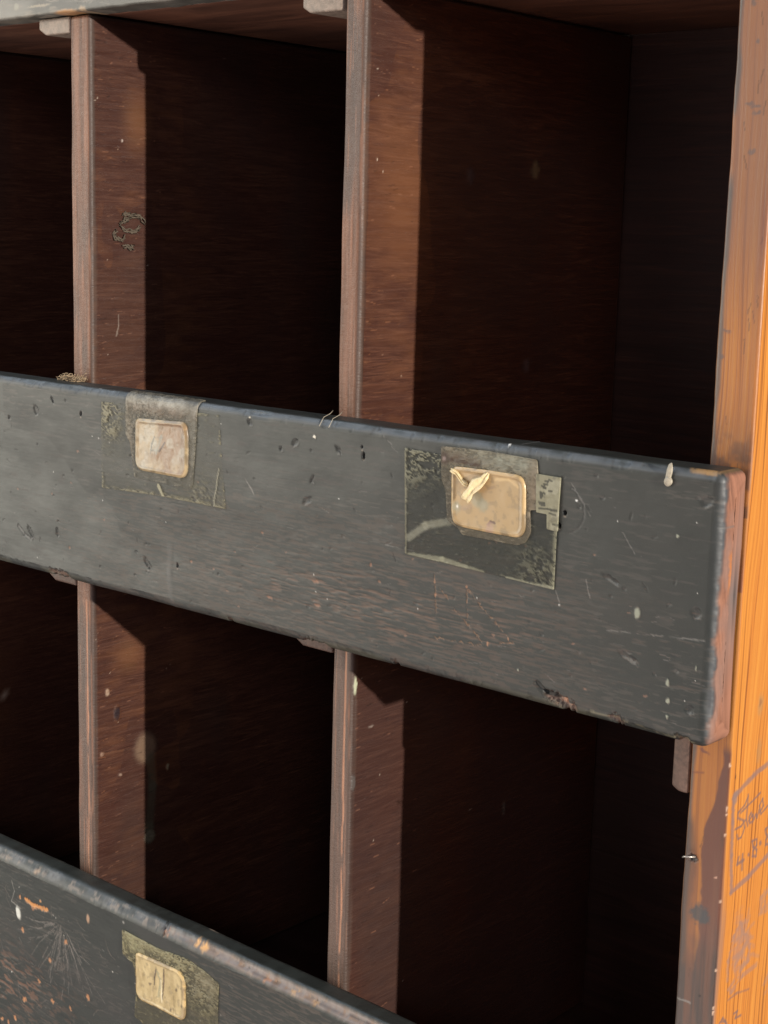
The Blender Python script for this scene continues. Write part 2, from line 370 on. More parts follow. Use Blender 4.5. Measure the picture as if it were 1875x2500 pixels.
def mid_paint(P, N):
    C, front, top, endf, arris, q = rail_paint('mid', -.11, 0)(P, N)
    # end grain face: red-brown wood with black rim towards the front
    X, Z, Y = P[:, 0], P[:, 2], P[:, 1]
    e = sstep(.55, .85, N[:, 0])
    g = fbm(np.c_[Y + Z * .25, Z, X * 0], (900, 90, 1), 3, 41)
    wood = np.array([.30, .135, .082])[None] * (.55 + .9 * g[:, None])
    big = fbm(np.c_[Y, Z, X * 0], (60, 45, 1), 3, 42)
    rim = 1 - sstep(-T + .0022, -T + .0042, Y + (fbm(np.c_[Y, Z, X], (90, 120, 1), 3, 43) - .5) * .006)
    m = e * (1 - rim)
    C.rgb = np.where((m > .01)[:, None], wood, C.rgb); C.a = np.where(m > .01, np.maximum(C.a, m), C.a)
    C.put(e * sstep(.5, .66, big) * (1 - rim), (.26, .165, .135), .6)
    C.put(e * rim, (.075, .078, .085), .8); C.put(arris * sstep(.15, .5, N[:, 0]), (.065, .07, .075), .8)  # blue-grey corner highlight painted over the black paint
    C.h += e * (g - .5) * .00045 + e * (fbm(np.c_[Y, Z, X * 0], (700, 700, 1), 2, 44) - .5) * .0003
    # orange patch and grey knot on the end face (measured)
    old = C.X; oon = C.on
    C.X = Y; C.on = e
    def E(u, v): p = on_plane(u, v, 0, 0.); return (p[1], p[2])
    C.blob(E(1795, 1395), .0035, .009, (.50, .17, .04), .85, ang=.5); C.blob(E(1784, 1420), .002, .008, (.50, .17, .04), .6)
    C.blob(E(1790, 1458), .0040, .0048, (.17, .135, .125), .85, -.0003, soft=.6); C.blob(E(1794, 1455), .0010, .0012, (.07, .055, .05), .8)
    C.X = old; C.on = oon
    # bare corner on top
    C.on = C.on * sstep(.45, .7, N[:, 2]) * (1 - sstep(.96, .99, N[:, 2])) * (N[:, 0] < .5); C.blob((-.0085, -.0004), .0065, .0018, (.50, .29, .12), .8, jit=.004); C.on = oon
    # ---- front: worn field of grain streaks, lower middle
    gx, gz = C.X, C.Z
    c0 = F(870, 1470); c1 = F(700, 1440); c2 = F(1110, 1500)
    fld = np.maximum(np.exp(-(((gx - c0[0]) / .085) ** 2 + ((gz - c0[1]) / .017) ** 2)), .8 * np.exp(-(((gx - c2[0]) / .05) ** 2 + ((gz - c2[1]) / .015) ** 2)))
    st = fbm(np.c_[gx + gz * .3, gz, gx * 0], (150, 1500, 1), 3, 51)
    C.put(front * fld * sstep(.50, .66, st), (.125, .080, .058), .85, -.00013)
    C.put(front * fld * sstep(.66, .74, st), (.17, .095, .065), .85, -.0001)
    st2 = fbm(np.c_[gx, gz, gx * 0], (90, 800, 1), 3, 53)
    C.put(front * .6 * sstep(.66, .76, st2), (.075, .064, .056), .6)
    C.put(front * sstep(.38, .75, fbm(q, (7, 1, 14), 3, 55)) * .5, (.036, .034, .029), .7)
    S = C.seg; B = C.blob
    # random small dents and scuffs along the grain
    r = np.random.default_rng(3)
    for _ in range(330):
        x = -.50 + .50 * r.random(); z = -.106 + .098 * r.random(); L = .0012 + .006 * r.random() ** 2; a = r.normal(0, .25)
        kind = r.random()
        if kind < .45: S([(x, z), (x + L * math.cos(a), z + L * math.sin(a))], .00022, (.15, .14, .13), .55, -.00008, taper=True)
        elif kind < .8: S([(x, z), (x + L * .7 * math.cos(a * 3 - .5), z + L * .7 * math.sin(a * 3 - .5))], .00035, (.022, .022, .022), .6, -.0002, taper=True)
        elif kind < .93: B((x, z), .0006 + .0007 * r.random(), .0005, (.10, .10, .095), .6, -.0004)
        else: B((x, z), .0010, .00045, (.22, .12, .08), .8, -.0001, ang=a)
    for _ in range(26):
        B((-.50 + .5 * r.random(), -.106 + .104 * r.random()), .00033, .00033, (.72, .70, .64), .95, .0001, jit=.0003)
    # measured dents, holes, chips
    for u, v, rx, rz, ang in [(88, 1002, .0018, .0030, .5), (128, 977, .0006, .0024, .5), (23, 1018, .001, .001, 0), (75, 1300, .0014, .0045, .7), (360, 1376, .0013, .0042, .85),
                              (750, 1222, .003, .0012, .5), (762, 1170, .0006, .0022, -.5), (685, 1095, .001, .001, 0), (720, 1080, .0022, .0012, .6), (825, 1098, .0008, .0022, .9),
                              (1492, 1415, .0042, .0010, -.35), (1532, 1604, .0048, .0011, -.35), (1700, 1497, .0021, .0021, 0), (1682, 1732, .0019, .0016, 0), (1726, 1225, .0026, .0018, .4),
                              (1395, 1065, .001, .001, 0), (140, 1300, .0012, .0026, .2), (610, 1030, .0014, .0018, .4)]:
        c = F(u, v); B(c, rx, rz, (.030, .030, .030), .5, -.0006, ang=ang)
        B((c[0] + .0009, c[1] - rz * .75 - .0004), rx * .9, .0006, (.20, .195, .18), .6, .00015, ang=ang)  # highlight on the dent's lower lip, painted as a pale stroke
    for u, v, w, h in [(197, 1010, .0007, .0011), (887, 1113, .0008, .0015), (884, 1091, .0005, .0005), (1378, 1252, .0008, .0008), (433, 1380, .0005, .0011), (1363, 1283, .0008, .0009)]:
        B(F(u, v), w, h, DARK, 1, -.0022, jit=.0003)
        c = F(u, v + 9); B(c, w, .0005, (.30, .24, .18), .7, jit=.0003)
    for u, v in [(1237, 1087), (1262, 1084), (1252, 1140), (1408, 1222), (235, 946), (1220, 1073)]: B(F(u, v), .0006, .0005, (.85, .85, .82), 1, .0004, jit=.0002)
    for u, v in [(767, 1067), (608, 1018)]: B(F(u, v), .0009, .0008, (.75, .70, .58), 1, .0003)
    for u, v in [(170, 1338), (466, 1371), (905, 1379), (926, 1420), (658, 1458), (775, 1478), (770, 1420), (640, 1300)]:
        B(F(u, v), .0022 if u < 900 and u > 640 else .0008, .0008, (.30, .15, .09), .75, -.0002, ang=-.15)
    S([F(45, 1284), F(60, 1305), F(74, 1317)], .0009, (.17, .165, .155), .7, -.0004)
    S([F(592, 1160), F(612, 1190), F(632, 1230)], .00045, (.20, .185, .165), .8, broken=.42)
    S([F(415, 1335), F(412, 1400), F(420, 1480)], .0019, (.085, .080, .075), .6, .0001, soft=.8)
    S([F(1430, 1445 - 30), F(1440, 1460)], .0003, (.3, .28, .25), .5)
    # carved triangle
    for pts, w in [(((1062, 1418), (1110, 1490), (1175, 1565)), .00045), (((1139, 1437), (1190, 1500), (1252, 1570)), .0005), (((1254, 1571), (1160, 1574), (1060, 1556)), .0005),
                   (((1061, 1405), (1063, 1500)), .0004), (((1139, 1430), (1141, 1530)), .0004), (((1066, 1560), (1062, 1530)), .0004)]:
        S([F(*p) for p in pts], w * .62, (.27, .15, .085), .75, -.0003, broken=.47, jit=.0016)
    for u, v in [(1061, 1418), (1062, 1452), (1139, 1432), (1139, 1468), (1240, 1560), (1190, 1572)]: B(F(u, v), .0005, .0010, (.40, .20, .11), .8)
    # pale paint dots and the drip
    for u, v, rx, rz in [(1556, 1497, .0014, .0023), (1630, 1667, .0007, .0015), (1630, 1711, .0008, .0012), (1629, 1751, .0006, .0009), (1699, 1633, .0003, .0010), (1655, 1309, .0006, .0007), (1265, 1635, .0005, .0006)]:
        B(F(u, v), rx, rz, (.33, .34, .26), .9, .00025, jit=.0006)
    # scratches around the right label
    for a, b in [((1395, 1180), (1440, 1260)), ((1355, 1440), (1366, 1475)), ((1520, 1300), (1550, 1352)), ((1480, 1538), (1720, 1565)), ((940, 1330), (1010, 1345)), ((935, 1065), (955, 1085)), ((955, 1090), (970, 1105))]:
        S([F(*a), F(*b)], .0003, (.20, .19, .175), .6, -.0001, broken=.35)
    cc = F(1385, 1240)
    for t in range(16):
        t0, t1 = [math.radians(-75 + 145 * (t + k) / 16) for k in (0, 1)]
        S([(cc[0] - .002 + .0105 * math.cos(t0), cc[1] - .001 + .0098 * math.sin(t0)), (cc[0] - .002 + .0105 * math.cos(t1), cc[1] - .001 + .0098 * math.sin(t1))], .00028, (.13, .125, .12) if t > 6 else (.02, .02, .02), .7, -.0001)
    # chips along the lower edge
    for u, v, w in [(1372, 1716, .007), (1350, 1702, .0045), (1388, 1728, .004), (772, 1578, .0055), (745, 1570, .004), (150, 1404, .006), (130, 1398, .004), (960, 1624, .0022), (1662, 1812, .003), (1500, 1757, .0035), (560, 1520, .002)]:
        c = F(u, v); B(c, w, .0022, (.19, .115, .085), .85, -.0013, ang=-.05, jit=.004)
    B(F(1378, 1712), .0035, .0012, (.46, .24, .15), .8, -.0004, ang=-.5, jit=.003); B(F(1366, 1722), .003, .001, (.09, .07, .06), .8, -.0006, ang=-.5)
    S([F(1310, 1668), F(1330, 1690), F(1360, 1700)], .0011, (.02, .022, .02), .9, -.0009)
    S([F(1440, 1735), F(1500, 1755), F(1600, 1790), F(1690, 1815)], .0006, (.24, .21, .13), .7, broken=.45)
    C.on = C.on * 0 + 1
    C.rough += front * (C.a > .3) * .05
    return C

def low_paint(P, N):
    C, front, top, endf, arris, q = rail_paint('low', -.40, -.29)(P, N)
    S = C.seg; B = C.blob; r = np.random.default_rng(5); gx, gz = C.X, C.Z; ar0 = arris * (N[:, 2] > .05)
    C.put(front * .55, (.019, .023, .020), 1.0)  # weaker reflection on the lower rail painted as a darker front
    # fierce wear at the left: scratches fanning out of one point
    o = F(150, 2252)
    for k in range(44):
        a = math.radians(-165 + 125 * r.random()); L = .008 + .035 * r.random(); s0 = .002 + .014 * r.random()
        ca, sa = math.cos(a), math.sin(a); b = a + r.normal(0, .25)
        p0 = (o[0] + ca * s0, o[1] + sa * s0); p1 = (p0[0] + ca * L * .5, p0[1] + sa * L * .5); p2 = (p1[0] + math.cos(b) * L * .5, p1[1] + math.sin(b) * L * .5)
        S([p0, p1, p2], .00018 + .0002 * r.random(), (.16, .14, .125), .65, -.0001, broken=.40, seed=k)
    for k in range(60):
        x = -.50 + .14 * r.random(); z = -.395 + .085 * r.random(); a = r.normal(-.9, .8); L = .004 + .02 * r.random()
        S([(x, z), (x + L * .5 * math.cos(a), z + L * .5 * math.sin(a)), (x + L * math.cos(a + .3), z + L * math.sin(a + .3))], .00022, (.15, .12, .10), .6, -.0001, broken=.42, seed=k)
    w = np.exp(-(((gx + .47) / .055) ** 2 + ((gz + .372) / .022) ** 2))
    C.put(front * w * sstep(.52, .66, fbm(np.c_[gx + gz, gz, gx * 0], (180, 520, 1), 3, 61)), (.16, .085, .055), .9, -.0002)
    C.put(front * sstep(.5, .7, fbm(np.c_[gx, gz, gx * 0], (30, 60, 1), 3, 62)) * .5, (.05, .045, .042), .7)
    S([F(63, 2196), F(85, 2212), F(115, 2222)], .0013, (.55, .24, .075), .95, -.0003, jit=.002); B(F(98, 2190 + 10), .0010, .0008, (.5, .25, .1), .9); B(F(80, 2218), .0015, .0012, (.4, .18, .08), .7)
    B(F(45, 2228), .0023, .0040, (.62, .62, .56), 1, .0004, ang=.25, jit=.0005); B(F(215, 2243), .0014, .0028, (.40, .25, .16), .95, .0002, jit=.0005); B(F(301, 2252), .0008, .001, (.25, .24, .22), .9)
    for u, v in [(128, 2445), (37, 2485), (5, 2487), (60, 2440), (172, 2462), (122, 2345), (95, 2395), (20, 2495), (215, 2435), (160, 2300), (55, 2270), (48, 2190)]:
        B(F(u, v), .0009 + .0012 * r.random(), .0015, (.50, .23, .10), .85, -.0003, ang=r.normal(0, .6), jit=.002)
    S([F(28, 2150), F(35, 2175), F(28, 2200), F(48, 2218)], .0004, (.20, .19, .17), .7)
    for _ in range(150):
        x = -.50 + .40 * r.random(); z = -.395 + .09 * r.random(); L = .001 + .005 * r.random() ** 2; a = r.normal(-.3, .5)
        S([(x, z), (x + L * math.cos(a), z + L * math.sin(a))], .00028, (.15, .14, .13) if r.random() < .6 else (.015, .015, .015), .6, -.0002, taper=True)
    for _ in range(40): B((-.50 + .5 * r.random(), -.395 + .103 * r.random()), .00035, .00035, (.6, .58, .52), .9)
    # broken, bare upper arris
    ar = arris * (N[:, 2] > .05)
    C.put(ar * sstep(.4, .6, fbm(q, (70, 70, 70), 3, 70)), (.20, .20, .205), .7); C.put(ar * sstep(.52, .62, fbm(q, (420, 420, 420), 3, 68)), (.055, .055, .055), .7); C.put(ar * sstep(.60, .68, fbm(q, (240, 300, 300), 3, 67)), (.33, .26, .21), .7); C.h -= ar * fbm(q, (60, 90, 90), 3, 69) * .0012
    j = sstep(-.36, -.24, gx) * (1 - sstep(-.10, -.02, gx)) * ar
    n = fbm(q, (260, 260, 420), 4, 71)
    C.put(sstep(.1, .5, j), (.27, .215, .19), .9); C.put(j * sstep(.5, .62, n), (.30, .19, .12), .9); C.put(j * sstep(.36, .44, 1 - n) * sstep(.5, .7, fbm(q, (90, 90, 300), 3, 72)), (.05, .035, .03), .9)
    C.h -= j * (n * .0034 + .0002); C.put(j * sstep(.55, .66, fbm(q, (60, 700, 700), 3, 77)), (.07, .05, .045), .85)
    for u, v, rx in [(497, 2300, .0036), (480, 2294, .0018)]: c = on_plane(u, v, 1, -.0185); C.on = C.on * (N[:, 1] < -.25); B((c[0], -.2925), rx * .75, .0020, (.72, .40, .16), .95, jit=.002)
    for u in (370, 640, 665, 250, 285): c = on_plane(u, 2200, 1, -.0185); 
    S([(-.3260, -.2912), (-.3245, -.2945)], .0007, (.05, .04, .035), .8, -.0010, jit=.004)
    C.h -= ar0 * np.abs(fbm(q, (330, 420, 420), 3, 66) - .5) * .0022 * sstep(.42, .6, fbm(q, (35, 60, 60), 3, 65))
    for xx, col in ((-.3235, (.5, .24, .14)), (-.245, (.45, .22, .12)), (-.225, (.5, .3, .15)), (-.21, (.5, .3, .15)), (-.44, (.34, .24, .17)), (-.47, (.25, .2, .16))): B((xx, -.2935), .0022, .0015, col, .9, jit=.004)
    C.put(front * (1 - sstep(-.297, -.293, gz)) * sstep(-.33, -.29, gx) * .5 * sstep(.55, .66, fbm(q, (120, 1, 1300), 3, 75)), (.12, .09, .07), .9, -.0001)
    # small pale and pink ovals on the top face
    C.X, C.Z = P[:, 0], P[:, 1]; C.on = (N[:, 2] > .8).astype(float)
    p = on_plane(521, 2270, 2, -.29); B((p[0], p[1]), .0022, .0014, (.48, .36, .27), 1)
    C.X, C.Z = gx, gz
    C.on = C.on * 0 + 1
    C.rough += (C.a > .3) * .05
    return C

XS = np.concatenate([np.arange(XL, -.505, .006), np.arange(-.505, 0, .00046)])
def rail(z0, z1, paint, x1=0.0, RR=RR):
    zs = np.arange(z0, z1, .00046); ys = np.arange(-T, 0, .0006)
    return fix(board('front_rail', cab, BLACK, (XL, -T, z0), (x1, 0, z1), 0, RR, XS, zs, np.arange(z0, z1, .02), np.arange(-T, 0, .004), ys, paint, (False, True), .0005, 6))
# profile order for axis 0: u = y, v = z ; u_lo = face y=min sampled along z
mid = rail(-.11, 0.0, mid_paint); mid['label'] = 'middle black rail, flat and dented, with two paper labels'
low = rail(-.43, -.29, low_paint, RR=RL); low['label'] = 'lower black rail with broken bare upper edge and fan of scratches'

def top_paint(P, N):
    C = Canvas(P, N, P[:, 0], P[:, 2], (-N[:, 1] > -.2).astype(float)); q = P
    C.put(.4 + .6 * sstep(.3, .6, fbm(q, (25, 25, 50), 3, 81)), (.27, .25, .215), .75)
    C.put(sstep(.55, .7, fbm(q, (90, 90, 500), 3, 82)), (.24, .20, .155), .6)
    for u, v, rx, rz, c in [(160, 33, .010, .0022, (.52, .27, .11)), (190, 8, .0007, .001, DARK), (207, 8, .0006, .001, DARK), (200, 24, .003, .002, (.40, .28, .17)), (40, 17, .002, .0016, (.30, .28, .22)), (95, 14, .010, .0007, (.34, .28, .20))]:
        p = on_plane(u, v, 1, -.006); C.blob((p[0], p[2]), rx, rz, c, .85)
    C.h += (fbm(q, (40, 40, 70), 3, 83) - .5) * .0006
    C.h -= np.clip(-N[:, 2], 0, 1) * fbm(q, (120, 120, 120), 3, 84) * .001
    return C
zt = .1985
top = fix(board('front_rail', cab, BLACK, (XL, -.006, zt), (-.0184, .012, zt + .09), 0, .0018, np.concatenate([np.arange(XL, -.5, .01), np.arange(-.5, -.3, .0006), np.arange(-.3, 0, .004)]),
                np.concatenate([np.arange(zt, zt + .02, .0006), np.arange(zt + .02, zt + .09, .01)]), [zt + .05], np.arange(-.006, .012, .0008), [0.004], top_paint, (False, False), .002, 4))
top['label'] = 'upper rail, rubbed to a greyish brown'

# ---- side board
def side_paint(P, N):
    X, Y, Z = P.T
    s = (N[:, 0] > .6).astype(float)
    C = Canvas(P, N, X, Z, (-N[:, 1] > .05).astype(float))
    q = P
    # wavy inner arris, rubbed corner
    C.h += (fbm(q, (20, 20, 22), 3, 91) - .5) * .0011
    C.h += np.clip(-N[:, 0], 0, 1) * (fbm(q, (30, 30, 50), 3, 92) - .5) * .0011
    fr = sstep(.3, .7, -N[:, 1])
    # front edge: brown stain, upper sheen painted pinkish, more black paint towards the bottom
    C.put(fr * .30, (.22, .085, .035), .9); C.put(fr * (.35 + .35 * sstep(.4, .7, fbm(q, (200, 1, 12), 3, 95))) * sstep(-.05, .02, Z), (.30, .135, .075), .7)
    C.put(fr * sstep(.03, .10, Z), (.21, .105, .070), .70); C.put(fr * (1 - sstep(-.01, .05, Z)) * .55, (.26, .095, .035), .8)
    # black remains along the inner arris
    inner = 1 - sstep(-.0168, -.0150, X + (fbm(q, (60, 1, 60), 3, 96) - .5) * .0022)
    C.put(fr * inner * sstep(.30, .45, fbm(q, (1, 1, 26), 3, 97) + sstep(.12, -.02, Z) * .2), (.085, .083, .08), .85)
    # maroon paint down the outer half, ragged border
    bx = -.0052 + .003 * np.sin((Z + .13) * 95) * .5 + (fbm(np.c_[X * 0, Z, X * 0], (1, 90, 1), 3, 98) - .5) * .0055
    bx = bx - .0042 * sstep(-.14, -.155, Z) 
    mar = fr * sstep(0, .0008, X - bx) * (1 - sstep(-.118, -.112, Z))
    C.put(mar, (.120, .050, .038), .93)
    low = (1 - sstep(-.213, -.193, Z + (fbm(q, (90, 1, 90), 3, 99) - .5) * .02 - (X + .009) * .5)) * fr
    C.put(low, (.060, .045, .038), .86); C.put(low * (1 - sstep(-.013, -.006, X + (fbm(q, (80, 1, 30), 3, 100) - .5) * .006)), (.040, .042, .042), .9)
    C.put(fr * (1 - sstep(-.152, -.145, Z)) * (1 - sstep(-.0150, -.0120, X + (fbm(q, (80, 1, 60), 3, 101) - .5) * .005)), (.08, .055, .045), .75)
    C.put(fr * (1 - sstep(-.170, -.155, Z)) * sstep(.45, .65, fbm(q, (300, 1, 14), 3, 102)), (.17, .075, .045), .6)
    def PF(u, v): p = on_plane(u, v, 1, 0.); return (p[0], p[2])
    C.X, C.Z = X, Z; on0 = C.on.copy(); C.on = fr
    C.blob(PF(1708, 2232), .0042, .0042, (.055, .062, .065), .9, jit=.003)
    C.blob(PF(1718, 1835), .0024, .0007, (.14, .05, .045), .8, ang=-.3); C.seg([PF(1690, 1886), PF(1716, 1887)], .0004, (.16, .05, .035), .7)
    C.blob(PF(1690, 2095), .0020, .0014, (.03, .022, .02), .95, -.0012); C.blob(PF(1706, 2432), .0007, .0009, (.02, .015, .015), .9)
    C.seg([PF(1648, 2436), PF(1684, 2450)], .0004, (.25, .24, .22), .7); C.blob(PF(1746, 2142), .0006, .0008, (.6, .35, .25), .9)
    for u, v, w in [(1845, 258, .0022), (1828, 252, .0018), (1848, 275, .0020), (1835, 370, .0016), (1838, 5, .0012), (1850, 100, .0007), (1775, 808, .0018), (1760, 870, .0014)]:
        C.blob(PF(u, v), w, .0007 if w > .0017 else .0011, (.13, .09, .08), .8, jit=.0015)
    for k in range(26):
        r = np.random.default_rng(k + 300); x = -.016 + .015 * r.random(); z = -.24 + .43 * r.random()
        C.seg([(x, z), (x + r.normal(0, .0006), z - .002 - .004 * r.random())], .00025, (.10, .05, .03), .7)
    # darker patches where the rail meets the board
    C.put(fr * (1 - sstep(0.0, .022, Z)) * (Z > -.02) * sstep(.35, .6, fbm(q, (160, 1, 160), 3, 103)), (.10, .050, .035), .8)
    C.put(fr * sstep(-.0045, -.001, X) * sstep(.40, .6, fbm(q, (100, 1, 14), 3, 104)) * (Z > -.05), (.17, .055, .045), .75)
    # ---- outer side: arris paint, handwriting
    C.X, C.Z = Y, Z; C.on = s * (Y < .075)
    ed = s * (1 - sstep(.0015, .0045, Y + (fbm(q, (1, 50, 30), 3, 105) - .5) * .005)) * (1 - sstep(-.20, -.16, Z))
    C.put(ed, (.24, .15, .12), .55)
    PEN = (.20, .115, .095)
    S = C.seg
    def cr(*pts): return [SD(1575 + x * .339, 1750 + y * .339) for x, y in pts]
    S(cr((900, 320), (780, 425), (640, 580), (632, 760), (618, 1000), (615, 1265), (740, 1150), (900, 975)), .00125, (.26, .15, .12), .78, jit=.001)
    S(cr((655, 560), (650, 600)), .0018, (.24, .16, .14), .7)
    w = .00052; a = .8
    S(cr((742, 575), (715, 640), (672, 690), (668, 730), (708, 745), (716, 800), (690, 870), (668, 880), (660, 850)), w, PEN, a, jit=.0004)          # S
    S(cr((648, 812), (690, 790), (720, 745)), w, PEN, a, jit=.0004)
    S(cr((742, 560), (738, 640), (728, 740), (738, 785)), w, PEN, a, jit=.0004); S(cr((690, 690), (760, 620), (830, 545)), w, PEN, a, jit=.0004)                # t
    S(cr((745, 750), (768, 715), (762, 690), (748, 720), (752, 765), (775, 755)), w, PEN, a, jit=.0004)                                            # e
    S(cr((775, 700), (782, 740), (796, 700), (804, 728), (818, 670)), w, PEN, a, jit=.0004)                                                        # w
    S(cr((822, 690), (850, 640), (845, 590), (822, 640), (832, 700), (880, 640), (900, 610)), w, PEN, a, jit=.0004)                                 # e
    S(cr((672, 1010), (660, 1060), (708, 1030)), .0007, PEN, a, jit=.0004); S(cr((700, 990), (694, 1100)), .0007, PEN, a, jit=.0004)                           # 4
    S(cr((742, 990), (745, 996)), .0007, PEN, a, jit=.0004)
    S(cr((800, 880), (768, 895), (775, 935), (802, 960), (796, 1005), (772, 1000), (775, 960), (800, 925), (800, 885)), .0006, PEN, a, jit=.0004)    # 8
    S(cr((826, 905), (828, 912)), .0010, PEN, a, jit=.0004)
    S(cr((888, 790), (862, 810), (868, 845), (892, 870), (888, 915), (866, 920), (868, 880), (895, 840)), .0006, PEN, a, jit=.0004)
    # scribbles lower down
    r = np.random.default_rng(12)
    for pts in [((680, 1490), (640, 1580), (600, 1760), (590, 1900)), ((680, 1490), (720, 1570), (755, 1650), (740, 1760), (680, 1830)), ((735, 1580), (700, 1530), (690, 1500)), ((640, 1740), (700, 1690), (740, 1600)), ((800, 1780), (700, 1860), (620, 1990)), ((620, 1990), (600, 1960), (640, 1900))]:
        S(cr(*pts), .0010, (.34, .18, .12), .6, broken=.2, jit=.002)
    C.blob(cr((670, 1620))[0], .0040, .0120, (.36, .19, .13), .55, soft=.6, jit=.006)
    for cx, cy, sx, sy, n in [(670, 1640, 50, 170, 9), (690, 1880, 90, 110, 6), (835, 1400, 35, 60, 7), (860, 1960, 25, 60, 3)]:
        for k in range(n):
            x = cx + r.normal(0, sx * .5); y = cy + r.normal(0, sy * .5)
            S(cr((x, y), (x + r.normal(35, 20), y - r.normal(60, 40)), (x + r.normal(75, 25), y - r.normal(150, 60))), .00075 + .0005 * r.random(), (.36, .19, .12), .38, broken=.30, seed=k)
    S(cr((560, 2170), (535, 2212)), .0006, PEN, a, jit=.0004); S(cr((560, 2170), (590, 2212)), .0006, PEN, a, jit=.0004); S(cr((545, 2200), (580, 2195)), .0005, PEN, a, jit=.0004)
    S(cr((640, 2140), (665, 2120), (650, 2170), (690, 2150)), .0006, PEN, a, jit=.0004); S(cr((600, 2040), (660, 1990), (750, 1960)), .0005, PEN, a * .7)
    for u, v, rx, rz in [(820, 250, .0024, .0030), (1868 - 1575, 0, .001, .001)]:
        c = cr((u, v))[0]; C.blob(c, .0018, .0050, (.40, .20, .07), .7, soft=.6)
    C.blob(SD(1857, 1720), .0022, .0042, (.42, .22, .08), .7, soft=.6); C.blob(SD(1856, 1716), .0011, .0016, (.25, .11, .05), .7, soft=.6)
    C.blob(SD(1797, 1897), .0004, .0010, (.06, .03, .02), .9)
    # chipped pale points down the arris
    C.on = (N[:, 0] > .2) * (N[:, 1] < -.2) * 1.
    for v in (1868, 1872, 1975, 1990, 2036, 2190, 2438, 2448, 2452, 2350): C.blob((.0004, SD(1780, v)[1]), .0006, .0007 + .0005 * (v % 2), (.62, .42, .30), .9, jit=.0012)
    C.on = on0; C.X, C.Z = X, Z
    C.rough += C.a * .06
    return C
ZB, ZT = -.50, .30
zsd = np.concatenate([np.arange(ZB, -.27, .004), np.arange(-.27, .20, .0005), np.arange(.2, ZT, .004)])
side = fix(board('side_panel', cab, PINE, (-.0183, 0.0004, ZB), (0, .23, ZT), 2, .0012, zsd,
                 np.arange(0, .23, .01), np.concatenate([np.arange(0, .075, .0005), np.arange(.075, .23, .01)]), np.arange(-.0183, 0, .0005), [-.009], side_paint, (False, False), .004, 3))
side['label'] = 'orange varnished pine side board with pen writing in a drawn box'
# axis 2: u = x, v = y
sl = fix(board('side_panel', cab, INNER, (XL - .018, .0004, ZB), (XL - .0005, .23, ZT), 2, .0012, [0, .1], [.1], [.1], [], [], None, (True, True), .01, 2))
sl['label'] = 'dark left side board'

